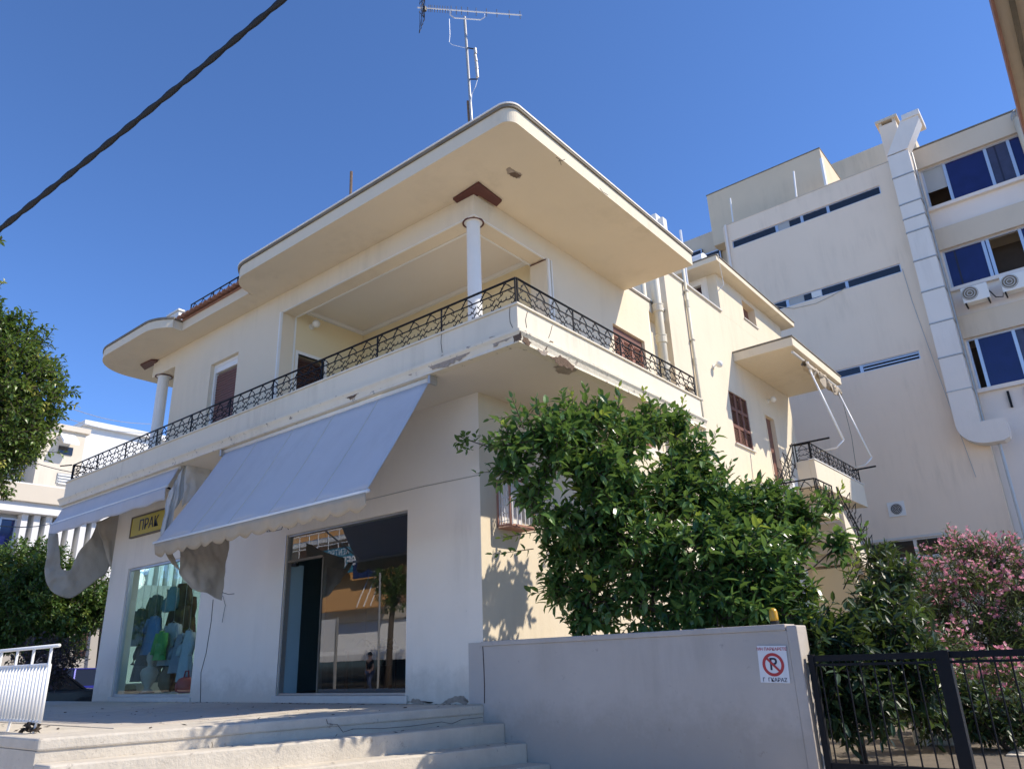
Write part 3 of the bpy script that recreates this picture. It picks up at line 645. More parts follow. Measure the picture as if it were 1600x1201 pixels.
MB().grid(lambda u, v: (bx0+(bx1-bx0)*u, -1.06+.012*math.sin(u*45)*v, 3.485-.23*v-.015*math.sin(u*31)*v), 80, 4).build('valance', M_awn, aw2, smooth=True, solid=.005)
MB().tube([(bx0, -.85, 3.87), (bx1, -.85, 3.87)], .028, 10).build('roller_tube', M_white, aw2)
MB().tube([(bx1-.08, -.02, 3.1), (bx1-.06, -.5, 3.35), (bx1-.04, -1.03, 3.5)], .016, 8).build('folding_arm', M_iron, aw2)
cl = thing('side_curtain', 'brown grey canvas side curtain hanging in a deep sagging loop', 'curtain', (-10.6, -.5, 3.3))
px = lambda x, y: onX(x, y, -10.75)
ribbon('cloth', M_curt, cl, px, [(76, 832), (72, 870), (71, 903), (84, 926), (106, 934), (124, 927), (150, 906), (171, 886), (186, 806)],
       [(91, 832), (93, 862), (96, 886), (102, 890), (110, 889), (116, 878), (126, 858), (143, 838), (152, 815)], n=30, mrows=8, fold=.022, waves=4, seed=1)
ribbon('cloth_flap', M_curt, cl, lambda x, y: onX(x, y, -10.5), [(150, 815), (170, 808), (188, 800)], [(172, 886), (176, 878), (181, 862)], n=10, mrows=8, fold=.02, waves=3, seed=3)
cr = thing('side_curtain', 'gathered white canvas side curtain at the end of the short awning', 'curtain', (-6.2, -.5, 3.6))
ribbon('cloth', M_curt2, cr, lambda x, y: onX(x, y, -6.24), [(264, 768), (275, 752), (285, 732), (292, 718)], [(249, 836), (258, 838), (270, 806), (288, 772)], fold=.05, waves=7, seed=2)
ribbon('cloth_flap', M_curt2, cr, lambda x, y: onX(x, y, -6.18), [(291, 717), (305, 718), (322, 720), (341, 723)], [(284, 792), (290, 786), (300, 778), (318, 760)], fold=.015, waves=3, seed=4)
cb = thing('side_curtain', 'tan canvas side curtain tied up under the wide awning corner', 'curtain', (-4.7, -1.4, 2.2))
ribbon('cloth', M_curt, cb, lambda x, y: onX(x, y, -4.74), [(279, 846), (300, 846), (330, 842), (360, 835)], [(280, 893), (300, 917), (322, 926), (347, 937)], fold=.02, waves=4, seed=5)
ribbon('cloth_edge', M_val, cb, lambda x, y: onX(x, y, -4.78), [(250, 850), (257, 852), (264, 853)], [(268, 880), (276, 888), (283, 893)], n=6, fold=.01, waves=3, seed=6)
MB().tube([onX(347, 925, -4.74), onX(357, 928, -4.70), onX(366, 927, -4.68)], .006, 4).build('tie_string', M_black, cb)

ys = thing('shop_sign', 'yellow shop sign with black lettering fixed above the display window', 'sign', (-9.1, -.03, 3.3))
MB().box(-9.62, -8.15, -.05, -.002, 3.14, 3.52).build('sign_board', M_yellow, ys, bevel=.006); frame_box(ys, 'y', -.06, -.003, -9.65, -8.12, 3.11, 3.55, .03, M_lip, name='sign_frame', bottom=True)
text('lettering', 'ΠΡΑΚ', .30, M_ink, ys, (-8.88, -.0535, 3.32), (1, 0, 0), (0, 0, 1), bold=.002)

def lamp(pos, nrm, label):
    p = Vector(pos); nrm = Vector(nrm); t = thing('wall_lamp', label, 'lamp', p)
    MB().tube([p, p+nrm*.03], .055, 14).build('base_plate', M_white, t, smooth=False); MB().tube([p+nrm*.03, p+nrm*.10+Vector((0, 0, .03))], .014, 8).build('lamp_arm', M_white, t)
    c = p+nrm*.16+Vector((0, 0, .02)); MB().lathe(c, [(.02, -.075), (.06, -.055), (.08, 0), (.065, .045), (.04, .07), (.015, .08)], 18).build('globe', M_globe, t, smooth=True)
q = onX(486, 511, -4.83); lamp((-4.829, q.y, q.z), (1, 0, 0), 'round globe wall lamp above the loggia door')
q = onX(1114, 573, 0); lamp((.001, q.y, q.z), (1, 0, 0), 'white globe lamp alone on the sunlit rear wall')
q = onX(1199, 627, 0); lamp((.001, q.y, q.z), (1, 0, 0), 'white globe lamp above the narrow rear door under the canopy')
# rusty cage with small grille window on the side wall
cg = thing('window_cage', 'rusty iron window cage with white grille beside the citrus tree', 'window grille', (.15, .65, 2.4))
b = MB(); ya, yb, za, zb, xo = .34, .84, 2.12, 2.72, .22
for (p, q) in (((0, ya, za), (xo, ya, za)), ((xo, ya, za), (xo, yb, za)), ((xo, yb, za), (0, yb, za)), ((0, ya, zb), (xo, ya, zb)), ((xo, ya, zb), (xo, yb, zb)), ((xo, yb, zb), (0, yb, zb)), ((xo, ya, za), (xo, ya, zb)), ((xo, yb, za), (xo, yb, zb)), ((.01, ya, za), (.01, ya, zb))):
    b.tube([p, q], .018, 4)
b.build('iron_frame', M_terra, cg); MB().box(.005, xo, ya, yb, za-.03, za-.018).build('shelf', M_terra, cg)
b = MB()
for k in range(6): b.tube([(.03+k*.042, ya+.01, za), (.03+k*.042, ya+.01, zb)], .006, 4)
for k in range(6): b.tube([(.0, ya+.01, za+.06+k*.1), (xo, ya+.01, za+.06+k*.1)], .006, 4)
for k in range(5): b.tube([(xo, ya+.05+k*.085, za), (xo, ya+.05+k*.085, zb)], .006, 4)
b.build('grille', M_wmetal, cg); box('window_frame', M_white, cg, .002, .03, .40, .82, 2.18, 2.68)
# folded rear awning
ra = thing('folded_awning', 'folded cream awning with two white arms under the rear canopy', 'awning', (1.4, 11.5, 6.9))
MB().tube([(1.36, 9.7, 7.03), (1.36, 13.1, 7.03)], .035, 8).build('roller_tube', M_curt2, ra)
R = random.Random(9)
def crumple(u, v):
    y = 10.35+u*2.75; a = v*2*math.pi; r = .07+.05*noise.noise((y*4, a, 1)); dz = -.12-.07*u-.05*math.sin(u*11)
    return (1.40+r*math.cos(a)+.03*noise.noise((y*7, a*2, 3)), y, 7.03+dz+r*1.25*math.sin(a)+.03*noise.noise((y*9, a*2, 5)))
MB().grid(crumple, 60, 12).build('folded_cloth', M_val, ra, smooth=True)
MB().grid(lambda u, v: (1.44+.03*math.sin(u*30), 10.5+u*2.5, 6.9-.05*u-v*(.16+.09*math.sin(u*19)+.06*math.sin(u*47))), 70, 5).build('valance', M_val, ra, smooth=True, solid=.005)
for (y, xk, zk, xe, ze, zt) in ((10.58, 1.89, 4.947, 1.31, 4.79, 6.86), (12.88, 1.90, 4.933, 1.30, 4.75, 6.83)):
    MB().tube([(1.42, y, zt), (xk, y, zk)], .024, 8).build('arm', M_wmetal, ra, smooth=True)
    MB().tube([(xk, y, zk), (xk-.18, y, zk-.15), (xe, y, ze)], .020, 8).build('arm', M_wmetal, ra, smooth=True)
    MB().tube([(1.42, y, zt+.02), (1.42, y, zt+.16)], .03, 8).build('joint', M_wmetal, ra)
MB().tube([(1.46, 13.0, 6.6), (1.50, 13.02, 5.6), (1.45, 13.05, 4.77)], .006, 4).build('pull_cord', M_black, ra)

# ------------------------------------------------------------------ roof things
an = thing('roof_antenna', 'tall television antenna with long boom on a mast at the roof corner', 'antenna', (-.79, 1.0, 7.42))
top = onY(726, 30, 1.0); low = onY(737, 190, 1.0); d_ = (top-low)/(top.z-low.z); foot = top-d_*(top.z-7.42)
MB().tube([foot, top+d_*.05], .026, 8).build('mast', M_galv, an, smooth=True); MB().tube([foot+Vector((-.07, 0, 0)), foot+d_*2.6+Vector((-.06, 0, 0))], .022, 8).build('support_pipe', M_rustc, an)
e0 = onZ(652, 12, top.z+.02); e1 = onZ(815, 24, top.z+.02); bd = (e1-e0).normalized()
MB().tube([e0, e1], .016, 6).build('boom', M_alu, an)
c0 = e0.lerp(e1, .31)-Vector((0, 0, .0)); c1 = e0.lerp(e1, .64)
MB().tube([c0, c0+Vector((0, 0, -.12)), c0.lerp(c1, .12)+Vector((0, 0, -.19)), c0.lerp(c1, .88)+Vector((0, 0, -.19)), c1+Vector((0, 0, -.12)), c1], .014, 6).build('boom_brace', M_alu, an)
side = Vector((-bd.y, bd.x, 0)); em = Vector((0, 0, 1))
dirs = [.11, .125, .14, .165, .19, .215, .24, .265, .29, .32, .37, .42, .48, .56, .66, .76, .88, .985]
for t in dirs:
    c = e0.lerp(e1, t); ln = .085 if t < .3 else .10
    MB().tube([c-em*ln, c+em*ln], .006, 4).build('director', M_iron, an)
rb = MB(); c = e0.lerp(e1, .07)
for s in (1, -1):
    for k in range(4):
        p = c+em*(s*(.06+k*.10))-bd*(.0+k*.03); rb.tube([p-side*.24, p+side*.24], .006, 4)
    for q in (-1, 1): rb.tube([c+side*.24*q, c+side*.24*q+em*s*.38-bd*.10], .006, 4)
    rb.tube([c-side*.24, c+side*.24+em*s*.36-bd*.1], .006, 4); rb.tube([c+side*.24, c-side*.24+em*s*.36-bd*.1], .006, 4)
rb.build('reflector', M_iron, an); MB().box(c.x-.03, c.x+.03, c.y-.03, c.y+.03, c.z-.07, c.z+.02).build('dipole_box', M_black, an)
for pa, pb in (((730, 75), (742, 77)), ((733, 124), (746, 124))): MB().tube([onY(*pa, 1.0), onY(*pb, 1.0)], .012, 5).build('bracket', M_iron, an)
for pa, pb in (((742, 76), (743, 84)), ((742, 86), (744, 96)), ((744, 98), (745, 108)), ((745, 109), (746, 121))): MB().tube([onY(*pa, 1.0), onY(*pb, 1.0)], .028, 8).build('insulator', M_galv, an)
MB().tube([onY(*q, 1.0) for q in ((702, 30), (703, 55), (702, 66), (706, 70), (718, 73), (731, 76))], .006, 4).build('cable', M_wmetal, an)
MB().tube([onY(*q, 1.0) for q in ((746, 125), (743, 136), (737, 148), (736, 170))], .006, 4).build('cable', M_wmetal, an)
rd = MB().tube([(-4.18, 1.0, 7.42), (-4.243, 1.0, 10.1)], .03, 8).build('roof_pipe', M_rustc); tag(rd, 'rusty upright pipe standing on the flat roof', 'pipe')
rd = thing('chimney', 'small cream chimney block on the roof behind the eave', 'chimney', (-1.2, 8.6, 7.42))
q = onX(1030, 338, -1.0); MB().box(-1.25, -1.0, q.y-.2, q.y+.15, 7.42, q.z).build('chimney_stack', M_white, rd); MB().box(-1.0, -.86, q.y-.1, q.y+.1, 7.42, q.z-.12).build('chimney_flue', M_white, rd)
q = onX(1063, 360, -.3); rd = MB().tube([(-.3, q.y, 8.0), (-.3, q.y, q.z)], .03, 8).build('vent_pipe', M_wmetal); tag(rd, 'thin white vent pipe rising behind the roof corner', 'pipe')
tk = thing('solar_water_tank', 'white solar water tank with dark lettering beside the attic roof', 'water tank', (-1.0, 9.6, 9.59))
q = onY(1104, 408, 9.6); tc = q.z
b = MB(); b.tube([(q.x-1.5, 9.6, tc), (q.x-1.47, 9.6, tc), (q.x-.03, 9.6, tc), (q.x, 9.6, tc)], [.19, .24, .24, .19], 20); b.build('tank', M_wmetal, tk, smooth=False)
text('lettering', 'us', .30, M_ink, tk, (q.x-.42, 9.353, tc+.0), (1, 0, 0), (0, 0, 1), bold=.012)
for x in (q.x-1.2, q.x-.2): MB().box(x-.03, x+.03, 9.45, 9.75, 9.586, tc-.2).build('stand', M_galv, tk)
MB().tube([(q.x, 9.6, tc-.1), (q.x+.08, 9.5, tc-.3), (q.x+.12, 9.0, 9.62), (.35, 8.6, 9.6), (.2, 9.1, 9.0), (-.02, 9.16, 8.9)], .012, 5).build('hose', M_wmetal, tk)
cab = MB(); p0 = CAM+ray(-60, 405)*9.5; p1 = CAM+ray(425, 0)*8.0; p2 = p1+(p1-p0)*.8
pts = [p0.lerp(p2, k/24)-Vector((0, 0, .12*math.sin(math.pi*k/24))) for k in range(25)]
cb_ = MB().tube(pts, .022, 8)
for s in range(2):
    for_pts = []
    for k in range(97):
        p = p0.lerp(p2, k/96)-Vector((0, 0, .12*math.sin(math.pi*k/96))); a = k*.9+s*math.pi
        for_pts.append(p+RR*.012*math.cos(a)+UU*.014*math.sin(a))
    cb_.tube(for_pts, .019, 6)
tag(cb_.build('power_cable', M_black, smooth=True), 'thick black twisted power cable crossing the sky', 'cable')
for i, (a, b_, dd) in enumerate((((100, 634), (235, 662), 26), ((100, 652), (235, 676), 26), ((-10, 698), (150, 742), 24), ((-10, 820), (110, 808), 20))):
    A0 = CAM+ray(*a)*dd; B0 = CAM+ray(*b_)*(dd+7)
    tag(MB().tube([A0.lerp(B0, k/10)-Vector((0, 0, .15*math.sin(math.pi*k/10))) for k in range(11)], .013, 5).build('overhead_wire', M_galv if i < 2 else M_black),
        ['thin pale overhead wire, upper of two beside the left column', 'thin pale overhead wire, lower of two beside the left column', 'thin dark wire passing in front of the cream apartment block', 'thin dark wire passing in front of the white fins'][i], 'wire')

# ================================================================== GREY WALL, GATE, FENCE
gw = thing('garden_wall', 'low grey rendered garden wall between the steps and the iron gate', 'wall', (1.8, .05, GZ))
MB().prism([(-.215, -.001, .004), (.001, -.001, .004), (.001, -.001, GZ), (3.70, -.001, GZ), (3.70, -.001, .644), (.0, -.001, .644), (.0, -.001, .69), (-.215, -.001, .69)], (0, -.027, 0)).build('render_face', M_grey, gw); MB().box(.002, 3.78, .0, .20, GZ, .64).build('wall_body', M_grey, gw)
MB().box(.003, 3.70, -.05, .22, .645, .70).build('wall_coping', M_grey, gw, bevel=.01); MB().box(3.702, 3.80, -.04, .22, GZ, .685).build('wall_end', M_grey, gw, bevel=.012)
px_tube([(754, 1003), (756, 1040), (757, 1070), (757, 1098)], lambda x, y: onY(x, y, -.031), .006, 'crack', M_crack, gw)
stain = plain('wall_stain', (.40, .37, .345), .9, var=.15, scale=5, bmp=.003)
ns = thing('no_parking_sign', 'white no parking sign with red ring on the grey wall end', 'sign', (3.52, -.035, .36))
c = (onY(1182, 1010, -.04)+onY(1236, 1065, -.04)+onY(1184, 1010, -.04)+onY(1232, 1065, -.04))/4; c.y = -.035
W_, H_ = .135, .158
tilt = math.radians(-2.0); Rv = Vector((math.cos(tilt), 0, math.sin(tilt))); Uv = Vector((-math.sin(tilt), 0, math.cos(tilt))); Nv = Vector((0, -1, 0))
MB().obox(c, Rv, Uv, Nv, W_, H_, .003).build('sign_plate', M_signw, ns)
def ring(r0, r1, mat, z, name, n=36):
    b = MB()
    for i in range(n):
        a0, a1 = 2*math.pi*i/n, 2*math.pi*(i+1)/n
        b.prism([c+Nv*z+(Rv*math.cos(a)+Uv*math.sin(a))*r for r, a in ((r0, a0), (r1, a0), (r1, a1), (r0, a1))], Nv*.0008)
    b.build(name, mat, ns)
c = c+Uv*-.004
ring(.074, .100, M_red, .0045, 'red_ring')
text('letter_p', 'P', .15, M_ink, ns, c+Nv*.005, Rv, Uv, .0006, .0015)
sd = (Rv-Uv).normalized(); su = (Rv+Uv).normalized(); MB().obox(c+Nv*.0075, sd, su, Nv, .076, .010, .0006).build('red_slash', M_red, ns)
text('lettering', 'ΜΗ ΠΑΡΚΑΡΕΤΕ', .036, M_red, ns, c+Uv*.132+Nv*.005, Rv, Uv, .0006, .0005)
text('lettering', 'Γ  ΓΚΑΡΑΖ', .045, M_ink, ns, c-Uv*.130+Nv*.005, Rv, Uv, .0006, .0005)
lp = thing('beacon_lamp', 'small amber beacon lamp on top of the grey wall', 'lamp', (3.57, .05, .70))
MB().lathe((3.57, .06, .70), [(.042, 0), (.042, .03), (.036, .034)], 16).build('lamp_base', M_black, lp); MB().lathe((3.57, .06, .734), [(.037, 0), (.040, .02), (.038, .08), (.030, .105), (.012, .115)], 16).build('lamp_dome', M_amber, lp, smooth=True)
gt = thing('iron_gate', 'dark iron driveway gate with thin upright bars', 'gate', (5, .05, -.5))
for z in (.40, -.46): MB().box(3.84, 8.2, .04, .08, z-.03, z+.02).build('gate_rail', M_iron, gt)
for z in (.34,): MB().box(3.84, 8.2, .045, .075, z-.01, z+.01).build('gate_rail', M_iron, gt)
barm = MB().tube([(0, 0, -.46), (0, 0, .38)], .007, 6).mesh('bar', M_iron)
for k in range(38): piece('bar', barm, gt, (3.92+k*.112, .06, 0))
MB().box(4.86, 4.96, .01, .11, -.62, .43).build('gate_post', M_iron, gt); MB().box(3.83, 3.88, .03, .09, -.56, .43).build('gate_post', M_iron, gt)
# white barrier fence at the platform end
fn = thing('white_fence', 'white painted metal fence with close round bars on the platform edge', 'fence', (-3, -4.02, 0))
fx0, fx1, fy = -5.6, -1.93, -4.06
MB().tube([(fx0, fy, .765), (fx1+.12, fy+.01, .765)], .017, 10).build('top_rail', M_wmetal, fn, smooth=True)
for z in (.60, .10): MB().tube([(fx0, fy, z), (fx1, fy, z)], .014, 8).build('rail', M_wmetal, fn)
bm_ = MB().tube([(0, 0, .10), (0, 0, .60)], .0165, 8).mesh('bar', M_wmetal, smooth=True)
k = 0
while fx1-k*.082 > fx0: piece('bar', bm_, fn, (fx1-.0-k*.082, fy, 0)); k += 1
for x in (fx1-.02, fx1-.44, fx1-.86, fx1-1.3, fx1-1.75): MB().box(x-.010, x+.010, fy-.010, fy+.010, .60, .75).build('bracket', M_wmetal, fn)
for x in (fx1-.08, fx1-.72, fx1-1.5, fx1-2.6): MB().tube([(x, fy, .1), (x-.03, fy-.0, -.0), (x-.035, fy, -.05)], .012, 6).build('leg', M_wmetal, fn)
lt_ = MB(); R = random.Random(14)
for k in range(230):
    x = R.uniform(-7, .9); y = R.uniform(-4.2, -.15); e = (y+.03)*.3
    z = .004 if x < e-.03 else None
    for i_, zt_ in enumerate((-.19, -.385, -.575)):
        if z is None and e+.31*i_+.04 < x < e+.31*(i_+1)-.02: z = zt_+.003
    if z is None: continue
    if x < e-.03 and R.random() < .35: y = R.uniform(-.3, -.06)
    a_ = R.uniform(0, 6.28); l_ = R.uniform(.015, .042); d0 = Vector((math.cos(a_), math.sin(a_), R.uniform(-.0, .3))); d1 = Vector((-math.sin(a_), math.cos(a_), R.uniform(0, .4)))
    p_ = Vector((x, y, z+.004)); lt_.face([p_-d0*l_, p_+d1*l_*.45, p_+d0*l_, p_-d1*l_*.45])
tag(lt_.build('leaf_litter', M_bark), kind='stuff')
lf = MB(); R = random.Random(4)
for k in range(16):
    p = Vector((fx1-.12+R.uniform(-.07, .07), fy-.02+R.uniform(-.06, .06), .02+R.uniform(0, .06))); a = Vector((R.uniform(-1, 1), R.uniform(-1, 1), R.uniform(-.3, 1))).normalized()*.05; b_ = a.cross(Vector((R.uniform(-1, 1), 1, .3))).normalized()*.025
    lf.face([p-a, p+b_, p+a, p-b_])
tag(lf.build('dead_leaves', M_bark), 'clump of dry brown leaves under the fence end', 'leaves')

# ================================================================== OFFICE BUILDING BEHIND
OF = thing('office_building', 'tall grey beige office block with strip windows behind the house', 'building', (2, 20, GZ))
Y0 = 18.0
SW = [(-2.55, 2.83, 15.03, 15.36, (1210, 1252, 1296)), (-2.2, 2.87, 11.97, 12.29, (1225, 1279, 1323)), (-2.0, 2.80, 8.90, 9.19, (1345,)), (.02, 2.54, 2.90, 3.44, (1430,))]
wall('front_wall', M_office, OF, 'y', Y0, Y0+.3, -2.82, 4.0, GZ, 16.1, holes=[s[:4] for s in SW])
box('building_body', M_office, OF, -2.82, 4.0, Y0+.6, 32, GZ, 16.0); box('end_wall', M_office2, OF, -2.82, -2.6, Y0+.301, Y0+.6, GZ, 16.05); box('end_wall', M_office2, OF, 3.8, 4.0, Y0+.301, Y0+.6, GZ, 16.05)
box('roof_edge', M_office2, OF, -2.84, 4.0, Y0-.012, Y0+.28, 16.102, 16.14)
for si, (x0, x1, z0, z1, ms) in enumerate(SW):
    w_ = box('strip_window', M_roomdk, OF, x0, x1, Y0+.28, Y0+.299, z0, z1); frame_box(w_, 'y', Y0+.04, Y0+.10, x0, x1, z0, z1, .035, M_alu, bottom=True)
    zc = (z0+z1)/2; xs = [x0+.035]
    for m in ms:
        yy = {0: 340, 1: 445, 2: 572, 3: 850}[si]; xm = onY(m, yy, Y0).x; MB().box(xm-.05, xm+.05, Y0+.045, Y0+.095, z0+.036, z1-.036).build('mullion', M_alu, w_); xs += [xm-.05, xm+.05]
    xs.append(x1-.035)
    for i in range(0, len(xs), 2):
        mt = M_dkglass
        if (si, i) in ((0, 2), (1, 2)):
            xm = (xs[i]+xs[i+1])/2; MB().box(xs[i], xm, Y0+.06, Y0+.07, z0+.036, z1-.036).build('pane', M_blind, w_); MB().box(xm+.001, xs[i+1], Y0+.075, Y0+.085, z0+.036, z1-.036).build('pane', M_dkglass, w_); continue
        MB().box(xs[i], xs[i+1], Y0+.06, Y0+.07, z0+.036, z1-.036).build('pane', mt, w_)
    if si == 1:
        f = MB().box(-.05, .28, Y0+.02, Y0+.055, z0+.05, z1-.05).build('vent_box', M_white, w_)
    if si == 2:
        for z in (z0+.09, z0+.19): MB().box(1.1, 2.76, Y0+.0, Y0+.03, z, z+.035).build('louvre', M_alu, w_)
box('window_lintel', M_marble, OF, -.05, 2.66, Y0-.06, Y0-.001, 3.445, 3.52); box('window_sill', M_marble, OF, -.05, 2.66, Y0-.06, Y0-.001, 2.82, 2.895)
fc = onY(1401, 795, Y0); fv = MB().box(fc.x-.24, fc.x+.24, Y0-.03, Y0-.001, fc.z-.22, fc.z+.22).build('vent_panel', M_white, OF)
b = MB()
for r in (.03, .07, .11, .15): 
    pts = [(fc.x+r*math.cos(a*math.pi/12), Y0-.045, fc.z+r*math.sin(a*math.pi/12)) for a in range(25)]; b.tube(pts, .008, 4, cap=False)
b.build('fan_guard', M_alu, fv); MB().tube([(fc.x, Y0-.036, fc.z), (fc.x, Y0-.031, fc.z)], .165, 24).build('fan_opening', M_black, fv)
px_tube([(1115+95, 478), (1240, 482), (1275, 474), (1300, 462), (1325, 448)], lambda x, y: onY(x, y, Y0-.015), .012, 'wall_cable', M_curt, OF)
px_tube([(1410, 420), (1425, 470), (1450, 540), (1490, 650), (1525, 745)], lambda x, y: onY(x, y, Y0-.015), .010, 'wall_cable', M_galv, OF)
px_tube([(1130, 352), (1140, 420), (1143, 440)], lambda x, y: onY(x+3, y, Y0-.05), .05, 'drainpipe', M_owhite, OF)
# penthouses, chimney, masts
q0 = onY(1104, 306, 18.8); q1 = onY(1280, 232, 18.8)
box('penthouse', M_office3, OF, q0.x, q1.x, 18.8, 24, 15.9, q1.z); box('penthouse_edge', M_lip, OF, q0.x-.02, q1.x+.02, 18.78, 24.02, q1.z+.001, q1.z+.04)
q2 = onY(1388, 222, 21.); box('penthouse', M_office3, OF, q1.x-4, 3.7, 24.01, 28, 15.9, onY(1340, 240, 24.01).z)
box('low_wing', M_office2, OF, -12, -2.83, 19.4, 30, GZ, onY(1085, 372, 19.4).z)
for xa, xb in ((1072, 1098), (1100, 1127)):
    a0, a1 = onY(xa, 400, 19.4), onY(xb, 390, 19.4); w_ = MB().box(a0.x, a1.x, 19.30, 19.398, a0.z-1.5, a1.z+.0).build('window', M_dkglass, OF); frame_box(w_, 'y', 19.27, 19.299, a0.x, a1.x, a0.z-1.5, a1.z, .05, M_alu, bottom=True)
def mast(pa, pb, yy, r): MB().tube([onY(*pa, yy), onY(*pb, yy)], r, 6).build('roof_mast', M_wmetal, OF)
mast((1240, 268), (1245, 312), 18.1, .035); mast((1141, 310), (1146, 352), 18.1, .03); mast((1283, 248), (1291, 290), 18.2, .06)
q = onY(1387, 196, 18.6); MB().box(q.x-.28, q.x+.28, 18.5, 19.1, 15.9, q.z).build('chimney', M_office, OF); MB().box(q.x-.36, q.x+.36, 18.42, 19.18, q.z+.12, q.z+.22).build('chimney_cap', M_office2, OF)
for dx in (-.22, .22): MB().box(q.x+dx-.05, q.x+dx+.05, 18.5, 19.1, q.z+.001, q.z+.119).build('chimney_leg', M_office2, OF)
# ventilation duct in segments
DX0, DX1, DY0, DY1 = 3.33, 3.97, 17.5, 17.99
du = box('duct', M_duct, OF, DX0, DX1, DY0, DY1, 6.45, 7.5)
zs = [7.5, 8.6, 9.75, 10.85, 11.95, 13.0, 13.5, 14.05, 15.1, 16.0]
for a, b_ in zip(zs[:-1], zs[1:]):
    MB().box(DX0, DX1, DY0, DY1, a+.022, b_-.025).build('duct_segment', M_duct, du); MB().box(DX0-.018, DX1+.018, DY0-.018, DY1, a-.012, a+.0215).build('duct_flange', M_galv, du); MB().box(DX0+.003, DX1-.003, DY0+.003, DY1, a-.0125-.012, a-.0121).build('duct_joint', M_lip, du)
el = [(DX0, 6.449)]+[(DX0+.75+.75*math.cos(a), 6.449+.65*math.sin(a)) for a in [math.pi+k*math.pi/16 for k in range(1, 9)]]+[(4.42, 5.80), (4.56, 5.87), (4.60, 6.0), (4.60, 6.30), (4.55, 6.42), (4.45, 6.449)]
MB().prism([(x, DY0-.02, z) for x, z in el], (0, .5, 0)).build('duct_elbow', M_duct, du)
MB().prism([(x, DY0, z) for x, z in ((DX0, 16.02), (DX1, 16.02), (4.52, 16.95), (4.5, 17.15), (3.98, 17.15))], (0, .49, 0)).build('duct_bend', M_duct, du)
MB().obox((4.30, 18.0, 17.20), Vector((1, 0, 0)), Vector((0, 1, 0)), Vector((0, 0, 1)), .27, .55, .11).build('duct_hood', M_duct, du, bevel=.03)
MB().tube([(4.02, 17.85, 6.5), (4.02, 17.85, 16.0)], .03, 6).build('duct_pipe', M_galv, du); MB().tube([(4.25, 17.9, GZ), (4.25, 17.9, 5.8)], .045, 8).build('duct_pipe', M_galv, du)
# right wing with blue windows
Y1 = 18.6
rows = [(14.12, 15.68), (11.12, 12.52), (7.68, 9.36), (4.5, 5.6)]
rows = rows[:3]
wall('wing_wall', M_owhite, OF, 'y', Y1, Y1+.3, 4.002, 14, GZ, 16.45, holes=[(4.05, 13.8, a, b_) for a, b_ in rows])
box('wing_body', M_office2, OF, 4.002, 14, Y1+1.2, 32, GZ, 16.4); box('wing_roof', M_lip, OF, 4.002, 14.02, Y1-.14, 32, 16.452, 16.50)
for k, (a, b_) in enumerate(rows):
    box('wing_beam', M_office2, OF, 4.003, 14, Y1-.12, Y1-.001, b_+.0, b_+.76)
    box('wing_ledge', M_owhite, OF, 4.003, 14, Y1-.16, Y1-.001, a-.12, a-.0)
    w_ = box('window_row', M_roomdk, OF, 4.05, 13.8, Y1+1.0, Y1+1.05, a, b_); frame_box(w_, 'y', Y1+.05, Y1+.12, 4.05, 13.8, a, b_, .06, M_alu, bottom=True)
    xs = [[4.11, 4.75, 5.95, 6.6, 8.0, 9.2, 10.6, 12, 13.7], [4.11, 5.2, 5.32, 6.2, 7.4, 8.8, 10.2, 12, 13.7], [4.11, 4.32, 5.3, 6.4, 7.6, 8.8, 10.2, 12, 13.7]][k]
    for i in range(len(xs)-1):
        if i: MB().box(xs[i]-.045, xs[i]+.045, Y1+.04, Y1+.125, a+.061, b_-.061).build('mullion', M_alu, w_)
        if (k, i) == (0, 0):
            MB().box(xs[i], xs[i+1]-.046, Y1+.08, Y1+.09, a+.66, b_-.061).build('blind', M_blind, w_); continue
        if (k, i) in ((1, 2), (2, 0)): continue
        MB().box(xs[i]+.046 if i else xs[i], xs[i+1]-.046, Y1+.08, Y1+.09, a+.061, b_-.061).build('pane', (M_blue, M_blue2, M_blue3)[(i*2+k*3+i*i) % 3], w_)
        if i % 2 == 0: MB().box(xs[i]+.25, xs[i]+.30, Y1+.072, Y1+.079, a+.07, b_-.07).build('pane_bar', M_ink, w_)
for x in (4.75, 5.2, 5.75): MB().box(x-.03, x+.03, Y1-.10, Y1-.002, 6.95, 7.45).build('bracket', M_iron, OF)
def ac(x, z, y, label, sx=.36):
    t = thing('air_conditioner', label, 'air conditioner', (x, y-.3, z))
    MB().box(x-sx, x+sx, y-.42, y-.1, z, z+.52).build('casing', M_white, t, bevel=.02)
    MB().tube([(x-.13, y-.435, z+.29), (x-.13, y-.421, z+.29)], .225, 24).build('fan_grille', M_lip, t)
    b = MB()
    for r in (.07, .14, .21): b.tube([(x-.13+r*math.cos(a*math.pi/10), y-.438, z+.29+r*math.sin(a*math.pi/10)) for a in range(21)], .008, 4, cap=False)
    b.build('guard', M_wmetal, t)
    for dx in (-.3, .3): MB().box(x+dx-.02, x+dx+.02, y-.44, y-.001, z-.05, z-.001).build('bracket', M_iron, t)
    MB().tube([(x+sx, y-.2, z+.3), (x+sx+.12, y-.15, z+.05), (x+sx+.3, y-.14, z+.0), (x+sx+.35, y-.13, z+.2)], .02, 6).build('hose', M_black, t)
ac(4.66, 10.32, Y1-.12, 'grey white air conditioner next to the office duct'); ac(5.72, 10.34, Y1-.12, 'grey white air conditioner on the office wing, second from the duct')
rv = thing('roof_vent', 'cream roof vent pipe with ball cowl on the office parapet', 'vent', (7.0, 18.6, 16))
q = onY(1592, 185, Y1-.3); MB().tube([(q.x, q.y, 13.5), (q.x, q.y, q.z)], .16, 14).build('vent_pipe', M_office3, rv, smooth=True)
b = MB()
